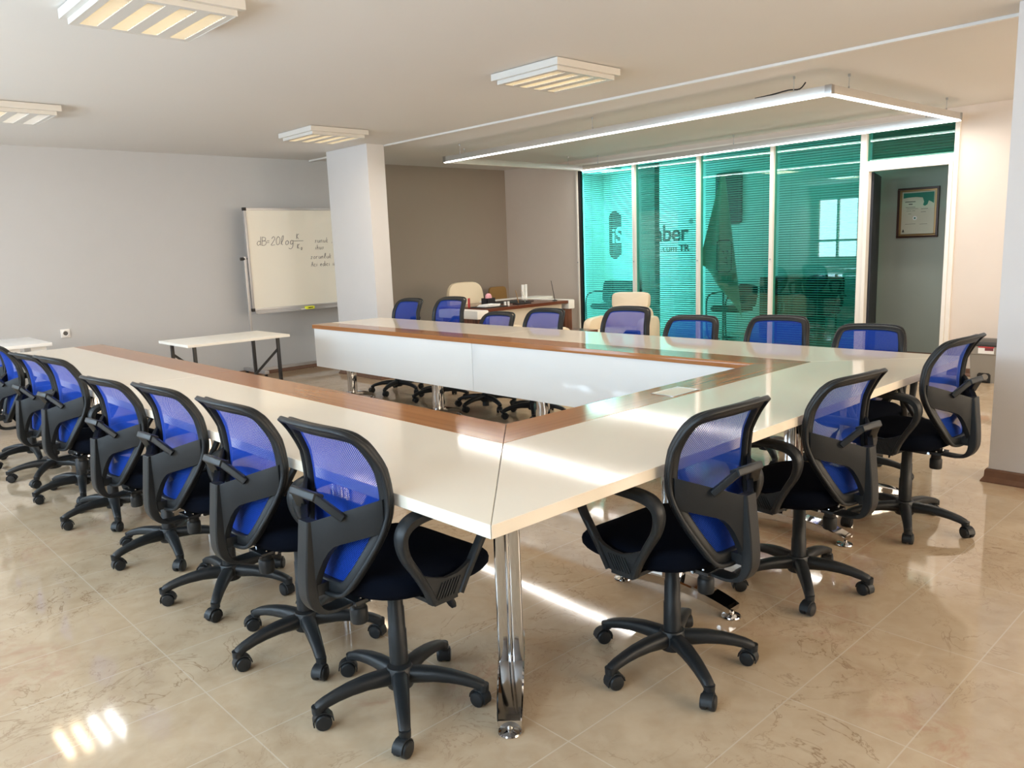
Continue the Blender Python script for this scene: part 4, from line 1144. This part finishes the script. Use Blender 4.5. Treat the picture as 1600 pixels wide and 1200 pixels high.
# ------------------------------------------------------------------ office behind the glass
# wall lettering: reads along -Y when seen from the meeting room
sg = empty('wall_sign', (XO, 6.9, 1.5), label='company lettering with maroon badge on the office wall behind the glass', cat='sign')
R_, U_ = Vector((0, -1, 0)), Vector((0, 0, 1))
y0, y1 = 7.483 - 6.9, 7.225 - 6.9
zc = 1.53 - 1.5; hz = 0.405
bp = [(y0, zc - hz + 0.10), (y0, zc + hz - 0.10), (y0 - 0.03, zc + hz - 0.04), (y0 - 0.11, zc + hz), (y0 - 0.14, zc + hz), (y1, zc + hz - 0.09), (y1, zc - hz + 0.09), (y0 - 0.14, zc - hz), (y0 - 0.11, zc - hz), (y0 - 0.03, zc - hz + 0.04)]
MB().prism(bp, -0.012, 0.0, 0).build('badge', 'logo_maroon', sg, smooth=False)
text_part('lettering', 'iS', 'logo_white', sg, 0.36, frame_matrix((-0.014, y0 - 0.055, zc - 0.13), R_, U_), bold=0.007)
text_part('lettering', 'mber', 'logo_dark', sg, 0.36, frame_matrix((-0.006, 6.665 - 6.9, zc - 0.13), R_, U_), bold=0.007, space=0.98)
text_part('lettering', '\u00ae', 'logo_dark', sg, 0.10, frame_matrix((-0.006, 5.885 - 6.9, zc + 0.12), R_, U_))
text_part('lettering', '.com', 'logo_dark', sg, 0.155, frame_matrix((-0.006, 6.42 - 6.9, zc - 0.30), R_, U_))
text_part('lettering', 'TR', 'logo_dark', sg, 0.155, frame_matrix((-0.006, 6.07 - 6.9, zc - 0.30), R_, U_), bold=0.004)

# dark rounded board high on the office wall
def rrect(w, h, r, n=6):
    o = []
    for cx, cy, a0 in ((w - r, h - r, 0), (-w + r, h - r, 90), (-w + r, -h + r, 180), (w - r, -h + r, 270)):
        for i in range(n):
            a = math.radians(a0 + 90 * i / (n - 1)); o.append((cx + r * math.cos(a), cy + r * math.sin(a)))
    return o
hb = MB().prism(rrect(0.22, 0.38, 0.06), -0.03, 0.0, 0).build('hanging_board', 'door_dark', bev=0.004); hb.location = (XO, 5.18, 1.99)
tag(hb, 'dark rounded board on the office wall behind the flag', 'board')
# flag on a pole
fl = empty('office_flag', (7.95, 4.31, 0), label='pale draped flag with an outlined emblem on a pole behind the glass', cat='flag')
MB().cyl((0, 0, 0.02), (0, 0, 2.22), 0.013, seg=12).lathe([(0, 0), (0.13, 0), (0.13, 0.02), (0.03, 0.03), (0, 0.03)], 20).build('flagpole', 'bin_dark', fl)
m = MB(); rows = 22; cols = 16
def fpt(u, v):
    # v: 0 top .. 1 bottom
    z = 2.20 - v * 1.52
    wl = 0.03 + 0.34 * min(1.0, v / 0.78); wr = 0.03 + 0.26 * v
    if v > 0.70: 
        k_ = (v - 0.70) / 0.30
    else: k_ = 0
    y = wl * (1 - u) - wr * u
    # left corner lifts, right side hangs to the point
    z += (1 - u) * k_ * 0.42 * 1.0
    x = -0.03 + 0.035 * math.sin(u * 9.0) * (0.3 + v)
    return (x, y, z - (u ** 2) * 0.32 * v)
m.v = [fpt(j / cols, i / rows) for i in range(rows + 1) for j in range(cols + 1)]
m.f = [(i * (cols + 1) + j, i * (cols + 1) + j + 1, (i + 1) * (cols + 1) + j + 1, (i + 1) * (cols + 1) + j) for i in range(rows) for j in range(cols)]
fc = m.build('flag_cloth', 'flag_cloth', fl, angle=180)
em = MB(); n_ = 24
rp = catmull([Vector((p[0], p[1], 0)) for p in rrect(0.105, 0.20, 0.05, 4)], 2, True)
em.tube([(-0.085, p.x - 0.06, p.y + 1.18) for p in rp], 0.006, 6, closed=True)
em.build('emblem_outline', 'logo_dark', fc)
es = MB()
for (a, b, z) in ((-0.06, 0.0, 1.24), (0.0, 0.05, 1.24), (-0.04, 0.03, 1.16), (-0.05, 0.04, 1.10)):
    es.strap([(-0.086, a - 0.06, z), (-0.086, b - 0.06 - 0.01, z + 0.01)], (0, 0, 1), 0.003, 0.012)
    es.strap([(-0.086, a - 0.055, z - 0.03), (-0.086, a - 0.055, z + 0.02)], (0, 1, 0), 0.003, 0.010)
es.build('emblem_marks', 'bin_dark', fc)

# chairs in the office
def visitor(loc, rz, label, back_h, bw=0.48):
    r = empty('visitor_chair', loc, rz, label=label, cat='chair')
    pad(MB(), 0.48, 0.46, 0.07, (0, 0, 0.45), 0.4, axis='z').build('seat', 'black_fabric', r)
    pad(MB(), bw, back_h, 0.06, (-0.23, 0, 0.47 + back_h / 2), 0.3, -0.12).build('backrest', 'black_fabric', r)
    for s in (-1, 1):
        pts = catmull([(-0.24, s * 0.26, 0.62), (-0.10, s * 0.27, 0.66), (0.10, s * 0.27, 0.66), (0.22, s * 0.27, 0.60), (0.24, s * 0.27, 0.40), (0.20, s * 0.27, 0.03), (0.0, s * 0.27, 0.0200), (-0.24, s * 0.27, 0.0180)], 5)
        MB().tube(pts, 0.012, 8).build('sled_frame', 'black_steel', r)
    return r
visitor((8.30, 6.52, 0.0), math.radians(170), 'wide black armchair behind the leftmost glass panel', 0.36, 0.82)
visitor((8.50, 4.52, 0), math.radians(150), 'dark visitor chair with curved arms below the flag', 0.30)
visitor((8.55, 3.30, 0), math.radians(190), 'dark chair behind the glass panel next to the doorway', 0.42)
# cabinet in the office, dark wood
cb = empty('office_cabinet', (9.2, 4.00, 0), label='dark wooden cabinet in the office right of the flag', cat='cabinet')
box('carcass', 'walnut_z', (-0.25, 0.28, -0.35, 0.35, 0.0, 0.85), cb, bev=0.003)
for s in (-1, 1): 
    dd = box('cabinet_door', 'walnut_z', (-0.268, -0.25, s * 0.175 - 0.168, s * 0.175 + 0.168, 0.03, 0.82), cb, bev=0.002)
    MB().cyl((-0.285, s * 0.03, 0.40), (-0.285, s * 0.03, 0.50), 0.005, seg=8).build('handle', 'brushed_steel', dd)

# fill light added to brighten the office, shaped as a ceiling panel
ol = empty('office_fill_panel', (8.35, 6.85, H), label='added flat square fill light on the office ceiling behind the glass', cat='ceiling light')
box('housing', 'fixture_white', (-0.31, 0.31, -0.31, 0.31, -0.03, 0.0), ol)
box('diffuser', 'led_white', (-0.28, 0.28, -0.28, 0.28, -0.034, -0.030), ol)
lamp_area('office_fill', (8.35, 6.85, H - 0.04), 0.56, 0.56, 36.0, (0.92, 0.97, 1.0))
